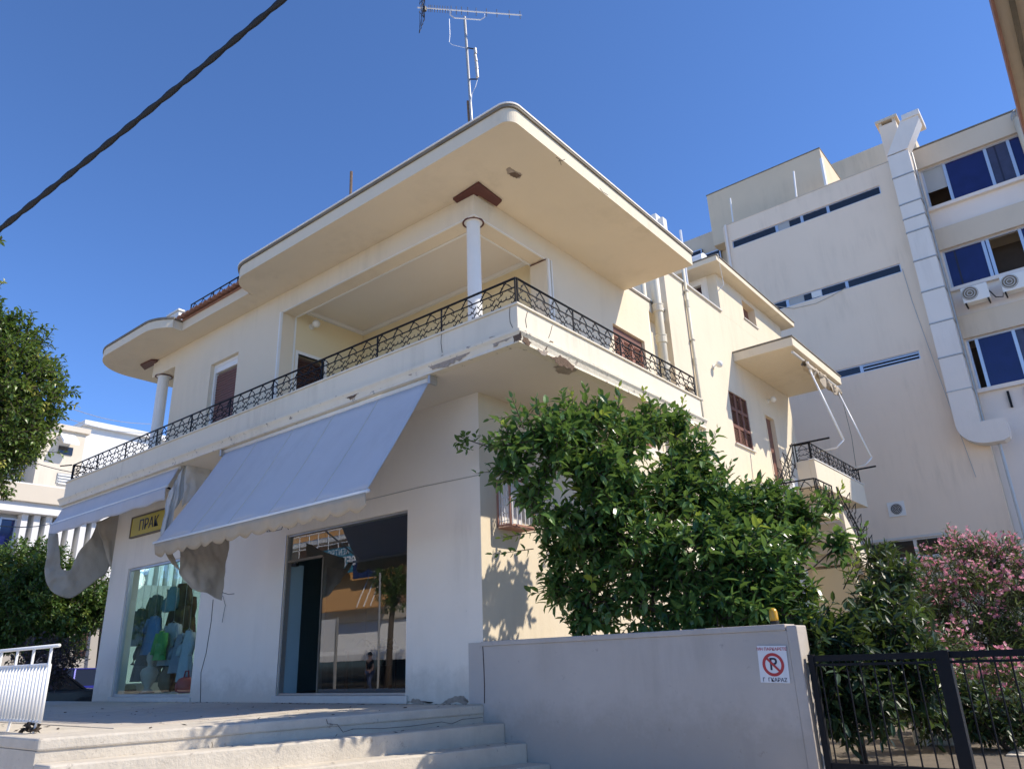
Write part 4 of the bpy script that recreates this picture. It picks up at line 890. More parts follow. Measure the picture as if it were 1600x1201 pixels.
for k in range(8):
    a = k*math.pi/8; b.tube([(q.x+.2*math.cos(a)*math.sin(t*math.pi/8-math.pi/2), q.y+.2*math.sin(a)*math.sin(t*math.pi/8-math.pi/2), q.z+.05+.28*math.cos(t*math.pi/8-math.pi/2)) for t in range(9)], .012, 4)
b.build('cowl', M_galv, rv)

# building edge on the right, only its eave shows
RB = thing('neighbour_building', 'brown edged roof of the neighbouring building beside the driveway', 'building', (9, 4, GZ))
q = onZ(1582, 70, 5.4)
MB().box(7.45, 13, -3.5, .6, GZ, 5.39).build('wall', M_office3, RB)
MB().box(q.x-.05, 13.2, -4.2, 1.4, 5.40, 5.56).build('roof_slab', M_office2, RB); MB().box(q.x-.075, q.x-.052, -4.2, 1.4, 5.37, 5.60).build('fascia', M_terra, RB); MB().box(q.x+.04, q.x+.08, -4.2, 1.4, 5.36, 5.398).build('drip_edge', M_lip, RB)
for y in (-3, -1.2): 
    w_ = MB().box(7.40, 7.448, y, y+1.3, 1.2, 2.8).build('window', M_dkglass, RB); frame_box(w_, 'x', 7.36, 7.399, y, y+1.3, 1.2, 2.8, .06, M_white, bottom=True)

# ================================================================== BUILDINGS TO THE LEFT
M_lcream = plain('left_cream', (.66, .58, .46), .9, var=.08, scale=.7, bmp=.004, streak=.2)
M_lgrey = plain('left_grey', (.42, .39, .35), .9, var=.08, scale=.7, bmp=.004, streak=.2)
M_lwhite = plain('left_white', (.74, .73, .70), .85, var=.05, scale=.7, bmp=.002)
LB = thing('apartment_block', 'cream apartment block with small window awning beyond the street tree', 'building', (-34, 8, GZ))
xa = -32.; ya = onX(56, 730, xa).y; yb = onX(131, 700, xa).y; zt = onX(100, 672, xa).z
MB().box(-46, xa, ya, yb, GZ, zt).build('wall', M_lcream, LB); MB().box(-46.2, xa+.15, ya-.15, yb+.15, zt+.001, zt+.25).build('roof', M_lcream, LB)
MB().box(-46, xa-1.5, ya-6, ya-.001, GZ, zt-.6).build('wall', M_lgrey, LB)  # grey colour stands in for shade on the cream block's side
def rect(par, x, pa, pb, mat, name, dep=.05):
    a, b_ = onX(*pa, x), onX(*pb, x); return MB().box(x+.001, x+dep, min(a.y, b_.y), max(a.y, b_.y), min(a.z, b_.z), max(a.z, b_.z)).build(name, mat, par)
w_ = rect(LB, xa, (92, 696), (112, 712), M_dkglass, 'window'); a = onX(90, 690, xa); e = onX(114, 697, xa)
MB().prism([(xa+.05, a.y, a.z+.45), (xa+.75, a.y, a.z-.05), (xa+.75, a.y, a.z-.2), (xa+.05, a.y, a.z+.35)], (0, e.y-a.y, 0)).build('window_awning', M_lwhite, LB)
w_ = rect(LB, xa, (90, 738), (108, 757), M_blind, 'window')
for k in range(4): a = onX(90, 741+k*4.5, xa); MB().box(xa+.06, xa+.09, a.y, a.y+.9, a.z-.03, a.z+.03).build('window_bar', M_lwhite, w_)
WB = thing('white_building', 'white flat roofed building showing behind the left balcony railing', 'building', (-38, 14, GZ))
xw = -37.; a = onX(131, 668, xw); e = onX(330, 700, xw)
MB().box(-50, xw, a.y, e.y, GZ, onX(165, 672, xw).z).build('wall', M_lwhite, WB); MB().box(-50.2, xw+.3, a.y-.1, e.y+.2, onX(165, 672, xw).z+.001, onX(165, 672, xw).z+.3).build('roof', M_lwhite, WB)
for k in range(0): rect(WB, xw, (140+k*28, 694), (158+k*28, 706), M_dkglass, 'window')
FB = thing('fin_building', 'low building with bright white vertical fins across the side street', 'building', (-28, 5, GZ))
xf = -27.; y0_, y1_ = onX(-220, 800, xf).y, onX(330, 800, xf).y; zc = onX(40, 772, xf).z
MB().box(-31.9, xf-.6, y0_, y1_, GZ, zc+.6).build('wall', M_lwhite, FB); MB().box(-31.9, xf+.4, y0_, y1_, zc-.35, zc+.35).build('cornice', M_lcream, FB, bevel=.02); MB().box(-31.9, xf+.25, y0_, y1_, zc-.75, zc-.352).build('cornice_band', M_lwhite, FB)
zb_ = onX(60, 905, xf).z; MB().box(-31.9, xf, y0_, y1_, GZ, zb_).build('base_wall', M_lgrey, FB)
finm = MB().box(-.55, .0, -.11, .11, zb_+.001, zc-.76).mesh('fin', M_lwhite)
yf = onX(33, 840, xf).y
while yf < y1_: piece('fin', finm, FB, (xf, yf, 0)); yf += .44
for k in range(3):
    w_ = MB().box(xf-.595, xf-.5, onX(-60+k*31, 830, xf).y, onX(-32+k*31, 830, xf).y, zb_+.2, zc-.9).build('window', M_blue, FB)
    a = onX(-60+k*31, 830, xf).y; e = onX(-32+k*31, 830, xf).y; frame_box(w_, 'x', xf-.5, xf-.42, a, e, zb_+.2, zc-.9, .07, M_alu, bottom=True); MB().box(xf-.5, xf-.43, a, e, (zb_+zc)/2-.5, (zb_+zc)/2-.44).build('window_bar', M_alu, w_)
KB = thing('street_kiosk', 'small grey shed with flat roof behind the parked cars', 'shed', (-26.4, 6, GZ))
xk = -25.9; a = onX(112, 1000, xk); e = onX(175, 1000, xk); zt = onX(140, 965, xk).z
MB().box(-26.9, xk, a.y, e.y, GZ, zt-.15).build('wall', M_lgrey, KB); MB().box(-26.95, xk+.25, a.y-.3, e.y+.2, zt-.149, zt).build('roof', M_lcream, KB)
rect(KB, xk, (122, 985), (132, 1025), M_dkshut, 'door'); MB().tube([onX(160, 965, xk+.4), onX(146, 1095, xk+.4)], .06, 8).build('post', M_iron, KB)

# ------------------------------------------------------------------ cars
def car(loc, ang, col, label, group=None):
    t = thing('parked_car', label, 'car', loc, group); base = Vector(loc); rot = Matrix.Rotation(ang, 3, 'Z')
    mt = plain('car_paint_'+str(len(MATS)), col, .25, .3, var=.04, bmp=0, spec=.7)
    def P(x, y, z): return base+rot @ Vector((x, y, z))
    prof = [(-2.05, .32), (-2.1, .62), (-2.0, .86), (-1.25, .95), (1.7, .93), (2.05, .85), (2.1, .5), (2.02, .3)]
    wheel = [(-1.28, .33), (1.28, .33)]
    b = MB(); n = len(prof)
    secs = [(-.84, .96), (-.78, 1.0), (.78, 1.0), (.84, .96)]
    for (yy, s) in secs: b.v += [P(x*(s if abs(yy) > .8 else 1), yy, .33+(z-.33)*(1 if abs(yy) < .8 else .97)) for x, z in prof]
    for k in range(3):
        for i in range(n): b.f.append((k*n+i, k*n+(i+1) % n, (k+1)*n+(i+1) % n, (k+1)*n+i))
    b.f.append(tuple(range(n-1, -1, -1))); b.f.append(tuple(range(3*n, 4*n))); b.build('body', mt, t, bevel=.05)
    b = MB(); rf = [(-1.25, .93, .76), (-.62, 1.42, .58), (.75, 1.45, .58), (1.72, .95, .76)]
    for s in (-1, 1): b.v += [P(x, s*hw, z) for x, z, hw in rf]
    b.f += [(0, 1, 2, 3), (7, 6, 5, 4), (0, 4, 5, 1), (2, 6, 7, 3)]; b.build('glasshouse', M_dkglass, t)
    b = MB(); b.prism([P(-.66, -.6, 1.405), P(.78, -.6, 1.435), P(.78, .6, 1.435), P(-.66, .6, 1.405)], (0, 0, .05)); b.build('roof', mt, t, bevel=.03)
    for s in (-1, 1):
        for (xa_, za_, xb_, zb2) in ((-1.25, .93, -.62, 1.42), (.75, 1.45, 1.72, .95), (.05, .94, .05, 1.44)):
            wa = .765 if za_ < 1.2 else .59; wb = .765 if zb2 < 1.2 else .59
            MB().tube([P(xa_, s*wa, za_), P(xb_, s*wb, zb2)], .035, 5).build('pillar', mt, t)
        for x, z in wheel:
            MB().tube([P(x, s*.80, z+.02), P(x, s*.847, z+.02)], .415, 22).build('wheel_arch', M_black, t); wh = MB().tube([P(x, s*.66, z), P(x, s*.86, z)], .33, 20).build('wheel', M_black, t); MB().tube([P(x, s*.861, z), P(x, s*.872, z)], .21, 16).build('rim', M_alu, wh)
    for y in (-.58, .58): MB().obox(P(-2.06, y, .70), rot @ Vector((1, 0, 0)), rot @ Vector((0, 1, 0)), Vector((0, 0, 1)), .05, .17, .07).build('headlight', M_globe, t); MB().obox(P(2.06, y, .74), rot @ Vector((1, 0, 0)), rot @ Vector((0, 1, 0)), Vector((0, 0, 1)), .05, .14, .08).build('tail_light', M_red, t)
cdv = Vector((.36, .93, 0)).normalized(); cang = math.atan2(-cdv.y, -cdv.x)
q = CAM+ray(131, 1095)*22.5-cdv*1.28; car((q.x, q.y, GZ), cang, (.035, .037, .04), 'dark grey parked car nearest the end of the shop')
q = CAM+ray(128, 1064)*29-cdv*.2; car((q.x, q.y, GZ+.0), cang, (.03, .035, .26), 'blue parked car behind the dark grey one')

# ================================================================== VEGETATION
def leaf_tpl(L, W, fold=.18, curl=.12, fine=True):
    if fine:
        V = [(0, 0, 0), (.30*L, W*.46, fold*W), (.30*L, -W*.46, fold*W), (.32*L, 0, 0), (.68*L, W*.40, fold*W*.8-curl*L*.3), (.68*L, -W*.40, fold*W*.8-curl*L*.3), (.68*L, 0, -curl*L*.3), (L, 0, -curl*L)]
        F = [(0, 3, 1), (0, 2, 3), (1, 3, 6, 4), (3, 2, 5, 6), (4, 6, 7), (6, 5, 7)]
    else:
        V = [(0, 0, 0), (.5*L, W*.5, fold*W), (.5*L, -W*.5, fold*W), (.5*L, 0, 0), (L, 0, -curl*L)]; F = [(0, 3, 1), (0, 2, 3), (1, 3, 4), (3, 2, 4)]
    return [Vector(v) for v in V], F
def rnd_unit(R):
    while True:
        v = Vector((R.uniform(-1, 1), R.uniform(-1, 1), R.uniform(-1, 1)))
        if .05 < v.length < 1: return v.normalized()
def foliage(blobs, twigs, per, L, W, seed, fine=True, twig_len=.34, up=.35, shell=.55, fold=.18, young=.03, spread=1.0, sizevar=.3):
    R = random.Random(seed); b = MB(); tw = MB(); tv, tf = leaf_tpl(L, W, fold, fine=fine); mats = []
    wts = [r**2 for _, r in blobs]; tips = []
    for _ in range(twigs):
        c, r = R.choices(blobs, wts)[0]; d = rnd_unit(R); rad = r*(shell+(1-shell)*R.random()**.6)
        rad *= 1+.35*noise.noise(c+d*2.1)
        p = c+d*rad; td = (d*.8+rnd_unit(R)*.7+Vector((0, 0, up))).normalized(); tl = twig_len*R.uniform(.6, 1.25)
        a0 = p-td*tl*.5; a1 = p+td*tl*.5; tw.tube([a0, a1], [.007, .003], 3, cap=False)
        base_t = min(.83, max(0, R.gauss(.42, .22))); yt = R.random() < young
        ref = td.cross(rnd_unit(R)).normalized(); ref2 = td.cross(ref); n = max(3, int(per*R.uniform(.7, 1.3))); ph = R.uniform(0, 6)
        for k in range(n):
            s = (k+.6)/n; q = a0.lerp(a1, s); an_ = ph+k*2.4; out = ref*math.cos(an_)+ref2*math.sin(an_)
            ld = (td*(.35+.5*s)+out*spread+Vector((0, 0, -.12))+rnd_unit(R)*.25).normalized()
            sn = ld.cross(Vector((0, 0, 1))+rnd_unit(R)*.55); 
            if sn.length < .05: sn = ld.cross(Vector((1, 0, 0)))
            sn.normalize(); nn = sn.cross(ld); 
            if nn.z < 0 and R.random() < .8: nn = -nn; sn = -sn
            sc = 1+R.uniform(-sizevar, sizevar)
            mats.append((q, ld*sc, sn*sc, nn*sc, .97+.03*R.random() if (yt and s > .55) else min(.85, max(0, base_t+R.gauss(0, .12)))))
        tips.append(a1)
    return tv, tf, mats, tw, tips
def leaves_mesh(tv, tf, mats):
    b = MB()
    for (q, ld, sn, nn, t) in mats:
        i = len(b.v); b.v += [q+ld*v.x+sn*v.y+nn*v.z for v in tv]; b.f += [tuple(i+k for k in f) for f in tf]; b.t += [t]*len(tf)
    return b
def limbs(base, blobs, r0, seed, split=.45):
    R = random.Random(seed); b = MB(); cen = sum((c for c, _ in blobs), Vector())/len(blobs)
    fork = Vector(base).lerp(cen, split)
    b.tube([Vector(base), Vector(base).lerp(fork, .5)+Vector((R.uniform(-.05, .05), R.uniform(-.05, .05), 0)), fork], [r0, r0*.85, r0*.75], 9)
    todo = list(blobs); done = [(fork, fork, 1.)]; links = []
    while todo:
        k_, j_ = min(((i, j) for i in range(len(todo)) for j in range(len(done))), key=lambda t: (todo[t[0]][0]-done[t[1]][0]).length+.35*(done[t[1]][0]-fork).length)
        c, r = todo.pop(k_); f0 = done[j_][0]; q0 = done[j_][2]; done.append((c, f0, q0*.72)); m = f0.lerp(c, .5)+rnd_unit(R)*.15*(c-f0).length
        b.tube([f0, m, c], [r0*.55*q0, r0*.48*q0, r0*.40*q0], 6)
        for k in range(4): e = c+rnd_unit(R)*r*.8; b.tube([m.lerp(c, R.uniform(.3, .9)), e], [r0*.12, r0*.04], 4)
    for c, r in ():
        m = fork.lerp(c, .5)+rnd_unit(R)*.12*r; q_ = min(1, r/.5); b.tube([fork, m, c], [r0*.34*(.4+.6*q_), r0*.20*(.3+.7*q_), r0*.07], 6)
        for k in range(4): e = c+rnd_unit(R)*r*.8; b.tube([m.lerp(c, R.uniform(.3, .9)), e], [r0*.12, r0*.04], 4)
    return b
def plant(name, label, cat, base, blobs, lm, twigs, per, L, W, seed, trunk_r, singles=0, group=None, **kw):
    t = thing(name, label, cat, base, group); sp = kw.pop('split', .45)
    tv, tf, mats, tw, tips = foliage(blobs, twigs, per, L, W, seed, **kw)
    if trunk_r: limbs(base, blobs, trunk_r, seed, sp).build('trunk', M_bark, t, smooth=True)
    if singles:
        mats.sort(key=lambda m: (m[0]-CAM).length); vis = [m for m in mats]; one, mats = vis[:singles], vis[singles:]
    cr_ = leaves_mesh(tv, tf, mats).build('crown', lm, t); tag(cr_, kind='stuff')
    if singles:
        bins = {}
        for (q, ld, sn, nn, tt) in one:
            k = round(tt*8)/8 if tt < .9 else .98
            if k not in bins: b = leaves_mesh(tv, tf, [(Vector(), Vector((1, 0, 0)), Vector((0, 1, 0)), Vector((0, 0, 1)), k)]); bins[k] = b.mesh('leaf', lm)
            o = bpy.data.objects.new('leaf', bins[k]); COL.objects.link(o); o.parent = cr_
            o.matrix_local = Matrix.Translation(q-origin(cr_)) @ Matrix((ld, sn, nn)).transposed().to_4x4()
    tw.build('twigs', M_bark, t)
    return t, cr_, tips
def B_(spec, f=onY): return [(f(x, y, d), r) for x, y, d, r in spec]
citrus = B_([(800, 690, 1.55, .16), (825, 668, 1.65, .17), (860, 690, 1.7, .25), (880, 662, 1.75, .2), (920, 670, 1.75, .26), (950, 645, 1.85, .17), (975, 690, 1.8, .30), (1015, 665, 1.85, .25), (1050, 670, 1.9, .24),
    (812, 735, 1.5, .17), (835, 765, 1.5, .15), (828, 795, 1.45, .13), (862, 812, 1.45, .17), (905, 815, 1.6, .22), (940, 805, 1.7, .28), (925, 765, 1.75, .16), (900, 715, 1.7, .22), (855, 730, 1.6, .18), (935, 730, 1.85, .28), (965, 775, 1.9, .36)], onX)
citrus += B_([(1075, 715, 1.5, .32), (1040, 775, 1.0, .42), (1110, 780, 1.4, .36), (1150, 805, 1.4, .36), (1200, 805, 1.8, .34), (1250, 810, 2.0, .20), (1300, 785, 2.1, .10), (1250, 850, 1.7, .18),
    (870, 850, .3, .22), (925, 855, .3, .34), (1000, 860, .4, .46), (1090, 870, .6, .5), (1180, 890, .8, .44), (1230, 905, 1.1, .28), (1305, 855, 1.5, .10),
    (880, 915, .3, .22), (930, 940, .35, .32), (1020, 950, .4, .38), (1110, 960, .5, .40), (1190, 960, .6, .34), (1245, 970, .9, .20), (905, 975, .3, .18)])
ct, cc, ctips = plant('citrus_tree', 'large leafy citrus tree rising behind the low grey wall', 'tree', (2.3, 1.0, -.56), citrus, L_citrus, 1750, 10, .132, .062, 11, .055, singles=300, shell=.35, young=.035, twig_len=.30)
sm_ = []; stw = MB(); R = random.Random(77); stv, stf = leaf_tpl(.118, .052)
for (tx, ty) in ((800, 621), (836, 623), (855, 640), (892, 610), (914, 601), (940, 612), (967, 604), (1006, 608), (1030, 625), (1070, 617), (1094, 663), (1122, 669), (1144, 720), (1164, 748), (1203, 752), (1235, 765), (1317, 757), (1352, 818), (744, 739), (783, 840), (770, 866), (765, 655), (775, 690), (1340, 870), (1290, 765)):
    tip = onX(tx, ty, 1.8) if tx < 1075 else onY(tx, ty, 1.7)
    if tx < 790: tip = onX(tx, ty, 1.3) if ty < 800 else onX(tx, ty, .8)
    bs = onX(tx+(960-tx)*.12, ty+50, 1.8) if tx < 1075 else onY(tx-22, ty+50, 1.7)
    if tx < 790: bs = tip+(onX(840, ty-10, 1.4 if ty < 800 else .9)-tip)*.9
    stw.tube([bs, tip], [.008, .003], 4); td = (tip-bs).normalized(); ref = td.cross(Vector((.3, .9, .2))).normalized(); ref2 = td.cross(ref); n_ = 13; yt = R.random() < .35
    for k in range(n_):
        s_ = .15+.85*k/(n_-1); a_ = k*2.4+tx; out = ref*math.cos(a_)+ref2*math.sin(a_); ld = (td*(.5+.5*s_)+out*.85).normalized(); sn = ld.cross(out+Vector((0, 0, .5))+rnd_unit(R)*.3)
        if sn.length < .05: continue
        sn.normalize(); sc = R.uniform(.7, 1.1)*(1.1-.35*s_); sm_.append((bs.lerp(tip, s_), ld*sc, sn*sc, sn.cross(ld)*sc, .975 if yt and s_ > .5 else R.uniform(.3, .85)))
stw.build('shoots', M_bark, ct); tag(leaves_mesh(stv, stf, sm_).build('shoot_leaves', L_citrus, ct), kind='stuff')
br = ct
brp = [onY(x, y, d) for x, y, d in ((800, 705, .15), (770, 700, -.1), (745, 692, -.25), (716, 682, -.35))]
MB().tube(brp, [.012, .010, .007, .004], 5).build('stem', M_bark, br)
tv, tf, mm, tw, tp = foliage([(onY(x, y, d), .06) for x, y, d in ((765, 695, -.1), (745, 690, -.22), (725, 688, -.3), (735, 700, -.3))], 12, 6, .10, .05, 3, twig_len=.14)
tag(leaves_mesh(tv, tf, mm).build('leaves', L_citrus, br), kind='stuff')
shrub = B_([(1290, 985, .8, .22), (1375, 945, 1.6, .22), (1390, 1000, 1.3, .34), (1330, 1030, .8, .38), (1290, 1040, .5, .28), (1410, 1060, 1.2, .34), (1350, 1090, .7, .30), (1400, 900, 1.9, .2), (1290, 1110, .5, .22)])
plant('garden_shrub', 'dark glossy shrub filling the space behind the gate', 'shrub', (3.9, .9, -.56), shrub, L_shrub, 620, 11, .12, .045, 21, .04, shell=.35, split=.35)
fern = B_([(1375, 890, 4, .28), (1400, 950, 4, .34), (1350, 980, 4.2, .3)])
plant('young_tree', 'slim young tree with drooping dark leaves before the stair', 'tree', (3.3, 4.0, -.56), fern, L_shrub, 170, 12, .16, .035, 23, .03, shell=.3, up=.1)
ole = B_([(1455, 925, 6.5, .40), (1500, 885, 7.2, .45), (1545, 880, 7.4, .45), (1590, 900, 7.4, .45), (1530, 940, 6.6, .55), (1590, 970, 6.6, .55), (1470, 985, 6.2, .42), (1545, 1010, 6.2, .5), (1610, 1030, 6.3, .5), (1500, 1060, 6, .4), (1440, 960, 6.4, .3), (1640, 920, 7, .5), (1570, 1070, 6, .42), (1480, 1100, 5.6, .34), (1560, 1115, 5.4, .36), (1610, 1100, 5.6, .36), (1450, 1040, 5.8, .34), (1445, 1070, 3.2, .30), (1520, 1095, 3.6, .34), (1590, 1085, 3.6, .36), (1480, 1030, 4.2, .3)])
olt, olc, tips = plant('oleander_bush', 'big oleander bush covered in pink flowers by the driveway', 'bush', (4.4, 6.8, -.56), ole, L_oleander, 1900, 14, .135, .022, 31, .05, fine=False, shell=.55, up=.6, twig_len=.36, spread=.75, split=.3)
R = random.Random(8); fl = MB(); tips.sort(key=lambda p: -(p.z*.6-(p-CAM).length*.25+R.uniform(0, .5)))
for p in tips[:600]:
    for k in range(R.randint(2, 5)):
        c = p+rnd_unit(R)*.07; n_ = (rnd_unit(R)*.8+Vector((.1, -.5, .7))).normalized(); a = n_.cross(rnd_unit(R)).normalized(); b_ = n_.cross(a); r = R.uniform(.017, .033); tt = R.random()
        for j in range(5):
            an0 = j*1.2566; d0 = a*math.cos(an0)+b_*math.sin(an0); d1 = a*math.cos(an0+.62)+b_*math.sin(an0+.62); d2 = a*math.cos(an0-.62)+b_*math.sin(an0-.62)
            i = len(fl.v); fl.v += [c, c+d2*r*.8+n_*r*.3, c+d0*r*1.25+n_*r*.45, c+d1*r*.8+n_*r*.3]; fl.f.append((i, i+1, i+2, i+3)); fl.t.append(min(1, max(0, tt+R.uniform(-.2, .2))))
tag(fl.build('flowers', L_pink, olt), kind='stuff')
def far(spec, dist): return [(CAM+ray(x, y)*(dist+dd), r) for x, y, dd, r in spec]
fic = far([(x_-26, y_, d_, r_) for x_, y_, d_, r_ in [(2, 448, 0, .12), (10, 500, 0, .28), (-20, 535, 0, .5), (35, 540, 0, .45), (65, 575, 0, .38), (85, 615, 0, .36), (30, 600, -.4, .6), (80, 650, -.1, .36), (45, 670, -.3, .5), (-10, 650, -.3, .7), (10, 720, -.3, .40), (-15, 760, 0, .35), (60, 705, 0, .25), (-80, 600, .2, .9), (-70, 700, .3, .8), (25, 372, 0, .05)]], 11.5)
p = CAM+ray(-90, 900)*11.8
plant('street_tree', 'street tree with small bright leaves beside the power cable', 'tree', (p.x, p.y, GZ), fic, L_ficus, 2300, 12, .075, .036, 41, .14, fine=False, shell=.4, young=.10, twig_len=.26, split=.6)
lt = far([(10, 905, 0, .9), (50, 900, .5, .85), (95, 915, 0, .8), (130, 935, -.3, .75), (155, 950, 0, .5), (40, 945, -.8, 1.0), (90, 955, -.7, .8), (0, 950, -.5, .9), (20, 985, -.5, .6), (110, 985, -.2, .5), (-40, 940, 0, 1.2), (75, 985, -.2, .45)], 23)
p = CAM+ray(45, 1050)*23.
plant('street_tree', 'round dense street tree standing below the white fins', 'tree', (p.x, p.y, GZ), lt, L_street, 2600, 13, .13, .065, 51, .17, fine=False, shell=.45, young=.05, twig_len=.45, split=.55)
pf = far([(92, 1030, 0, .30), (112, 1022, .4, .22), (60, 1035, 0, .4)], 16.5); p = CAM+ray(75, 1050)*16.5
plant('low_shrub', 'purple tinged low shrub behind the white fence end', 'shrub', (p.x, p.y, GZ), pf, leaf_mat('plum_leaves', (.03, .015, .03), (.08, .04, .07), (.1, .12, .05)), 160, 9, .09, .04, 61, .03, fine=False)
plant('low_hedge', 'low dark ground shrub along the drive behind the gate bars', 'shrub', (4.9, 2.4, -.56), B_([(1455, 1120, 2.2, .20), (1530, 1128, 2.5, .22), (1592, 1122, 2.5, .24), (1425, 1100, 2.0, .2), (1500, 1090, 2.8, .22)]), L_shrub, 260, 10, .09, .035, 81, .03, shell=.3, split=.2)
# garden odds and ends behind the gate
bx_ = onY(1438, 1180, 2.6).x; gb = MB().box(bx_-.04, bx_+.10, 2.6, 2.85, -.56, -.34).build('concrete_block', M_white, bevel=.015); tag(gb, 'taller white concrete block behind the gate', 'block')
gb = MB().box(bx_+.14, bx_+.34, 2.7, 2.95, -.56, -.42).build('concrete_block', M_white, bevel=.015); tag(gb, 'shorter white concrete block behind the gate', 'block')
gs = thing('garden_path', 'pale concrete path edged by low kerb along the drive', 'path', (5.6, 6, -.56)); MB().box(4.9, 6.2, 2, 17.5, -.56, -.545).build('path_slab', M_stone, gs); MB().box(4.8, 4.9, 3.2, 17.5, -.56, -.46).build('path_kerb', M_stone, gs)
# ================================================================== SHOP DISPLAY
def garment(px_, y, w_, h_, top_z, col, label, name='hanging_garment', sleeves=True, cat='clothes', seed=0):
    x = onY(px_, 1000, y).x; t = thing(name, label, cat, (x, y, top_z-h_)); mt = plain('fabric_%d' % len(MATS), col, .85, var=.2, scale=9, bmp=.002)
    def fn(u, v):
        a = 2*math.pi*u; ww = w_*(.28+.22*min(1, v*4)-.06*math.sin(math.pi*min(1, v*1.6))+.28*max(0, v-.4)); r = 1+.09*math.sin(a*7+seed)*v
        return (x+ww*math.cos(a)*r, y+ww*.45*math.sin(a)*r, top_z-.03-h_*v)
    MB().grid(fn, 40, 12).build('cloth', mt, t, smooth=True)
    if sleeves:
        for s in (-1, 1): MB().tube([(x+s*w_*.40, y, top_z-.09), (x+s*w_*.62, y-.02, top_z-.30), (x+s*w_*.66, y-.05, top_z-.48)], [.065, .055, .045], 10).build('sleeve', mt, t, smooth=True)
    MB().tube([(x-w_*.4, y, top_z-.07), (x, y, top_z+.01), (x+w_*.4, y, top_z-.07)], .008, 5).build('hanger', M_galv, t)
    MB().tube([(x, y, top_z+.01), (x, y, 2.6)], .004, 4).build('hanger_wire', M_galv, t)
garment(237, .7, .46, .75, 1.62, (.10, .26, .52), 'light blue dress hanging in the display window', seed=1)
garment(252, .55, .30, .55, 1.30, (.08, .36, .10), 'bright green vest hanging in the display window', seed=2)
garment(268, .8, .55, .8, 1.45, (.40, .42, .48), 'pale grey blouse hanging in the display window', seed=3)
garment(283, .6, .42, .7, 1.2, (.30, .30, .34), 'dark grey jacket hanging in the display window', seed=4)
garment(262, .9, .40, .5, 2.2, (.12, .28, .36), 'teal scarf shirt hanging high in the display window', seed=5)
garment(294, .5, .34, .9, 1.25, (.52, .54, .58), 'long white shirt hanging beside the window edge', seed=6)
garment(276, 1.0, .6, .9, 2.25, (.06, .035, .03), 'dark brown coat hanging high in the display window', seed=7)
for i_, (p_, z_, c_) in enumerate(((215, 1.9, (.05, .07, .05)), (226, 1.15, (.09, .08, .10)), (245, 1.0, (.12, .10, .09)), (270, .95, (.05, .05, .06)), (288, 2.1, (.10, .06, .05)), (236, 2.25, (.10, .14, .10)))):
    garment(p_, 1.25+.1*i_, .5, .8, z_, c_, ['dark olive dress', 'plum grey dress', 'brown skirt', 'black jacket', 'maroon coat', 'moss green blouse'][i_]+' on the back rack of the display window', seed=20+i_)
def lathe_thing(name, label, cat, px_, y, z, prof, col):
    x = onY(px_, 1060, y).x; t = thing(name, label, cat, (x, y, z)); MB().lathe((x, y, z), prof, 20).build('shell', plain('display_%d' % len(MATS), col, .5, var=.25, scale=12), t, smooth=True); return t, x
t, x = lathe_thing('handbag', 'red handbag low in the corner of the display window', 'bag', 291, .4, .13, [(.10, 0), (.17, .03), (.18, .14), (.13, .24), (.05, .27)], (.55, .04, .05)); MB().tube([(x-.09, .4, .38), (x-.05, .4, .5), (x+.05, .4, .5), (x+.09, .4, .38)], .012, 6).build('handle', M_red, t)
t, x = lathe_thing('straw_hat', 'tan straw hat on the floor of the display window', 'hat', 205, .5, .13, [(.22, 0), (.21, .015), (.12, .03), (.11, .13), (.06, .16)], (.50, .40, .22)); MB().lathe((x, .5, .165), [(.124, 0), (.122, .03)], 20).build('hat_band', M_black, t)
t, x = lathe_thing('plaster_bust', 'pale display bust among the clothes in the window', 'mannequin', 232, .55, .13, [(.12, 0), (.10, .04), (.05, .08), (.13, .22), (.17, .36), (.14, .44), (.05, .48), (.05, .54), (.08, .60), (.085, .68), (.05, .75)], (.66, .50, .42)); MB().lathe((x, .55, .12), [(.14, 0), (.14, .02)], 20).build('stand', M_black, t)
t, x = lathe_thing('display_vase', 'dark glazed vase on the display window floor', 'vase', 262, .6, .13, [(.08, 0), (.16, .12), (.18, .26), (.10, .38), (.07, .42), (.10, .46)], (.10, .06, .03)); MB().tube([(x+.15, .6, .45), (x+.22, .6, .36), (x+.16, .6, .26)], .015, 6).build('handle', M_dkshut, t)
sh = thing('display_shelf', 'low white shelf along the display window', 'shelf', (-8.1, 1.3, .1)); MB().box(-9.3, -6.9, 1.2, 1.55, .1, .14).build('board', M_white, sh); MB().box(-9.3, -6.9, 1.2, 1.55, .62, .65).build('board', M_white, sh)
for x in (-9.28, -8.1, -6.93): MB().box(x-.02, x+.02, 1.21, 1.54, .141, .619).build('upright', M_white, sh)
# shop room behind the open door
cl_ = thing('ceiling_lamp', 'lit round ceiling lamp inside the display window shop', 'lamp', (-7.9, 1.6, 2.9))
M_lamp = bpy.data.materials.new('lit_lamp'); n_, b_0, o_0 = nodes_of(M_lamp); b_0.inputs['Emission Color'].default_value = (1, .96, .9, 1); b_0.inputs['Emission Strength'].default_value = 5
pl_ = bpy.data.lights.new('ceiling_lamp_light', 'POINT'); pl_.energy = 9; pl_.shadow_soft_size = .2; pl_.color = (1, .97, .9); po_ = bpy.data.objects.new('ceiling_lamp_light', pl_); COL.objects.link(po_); po_.parent = cl_; po_.location = (0, 0, -.28)
MB().lathe((-7.9, 1.6, 2.86), [(.22, 0), (.24, .02), (.24, .05)], 24).build('lamp_disc', M_lamp, cl_); MB().tube([(-7.9, 1.6, 2.91), (-7.9, 1.6, 3.899)], .015, 6).build('lamp_rod', M_white, cl_)
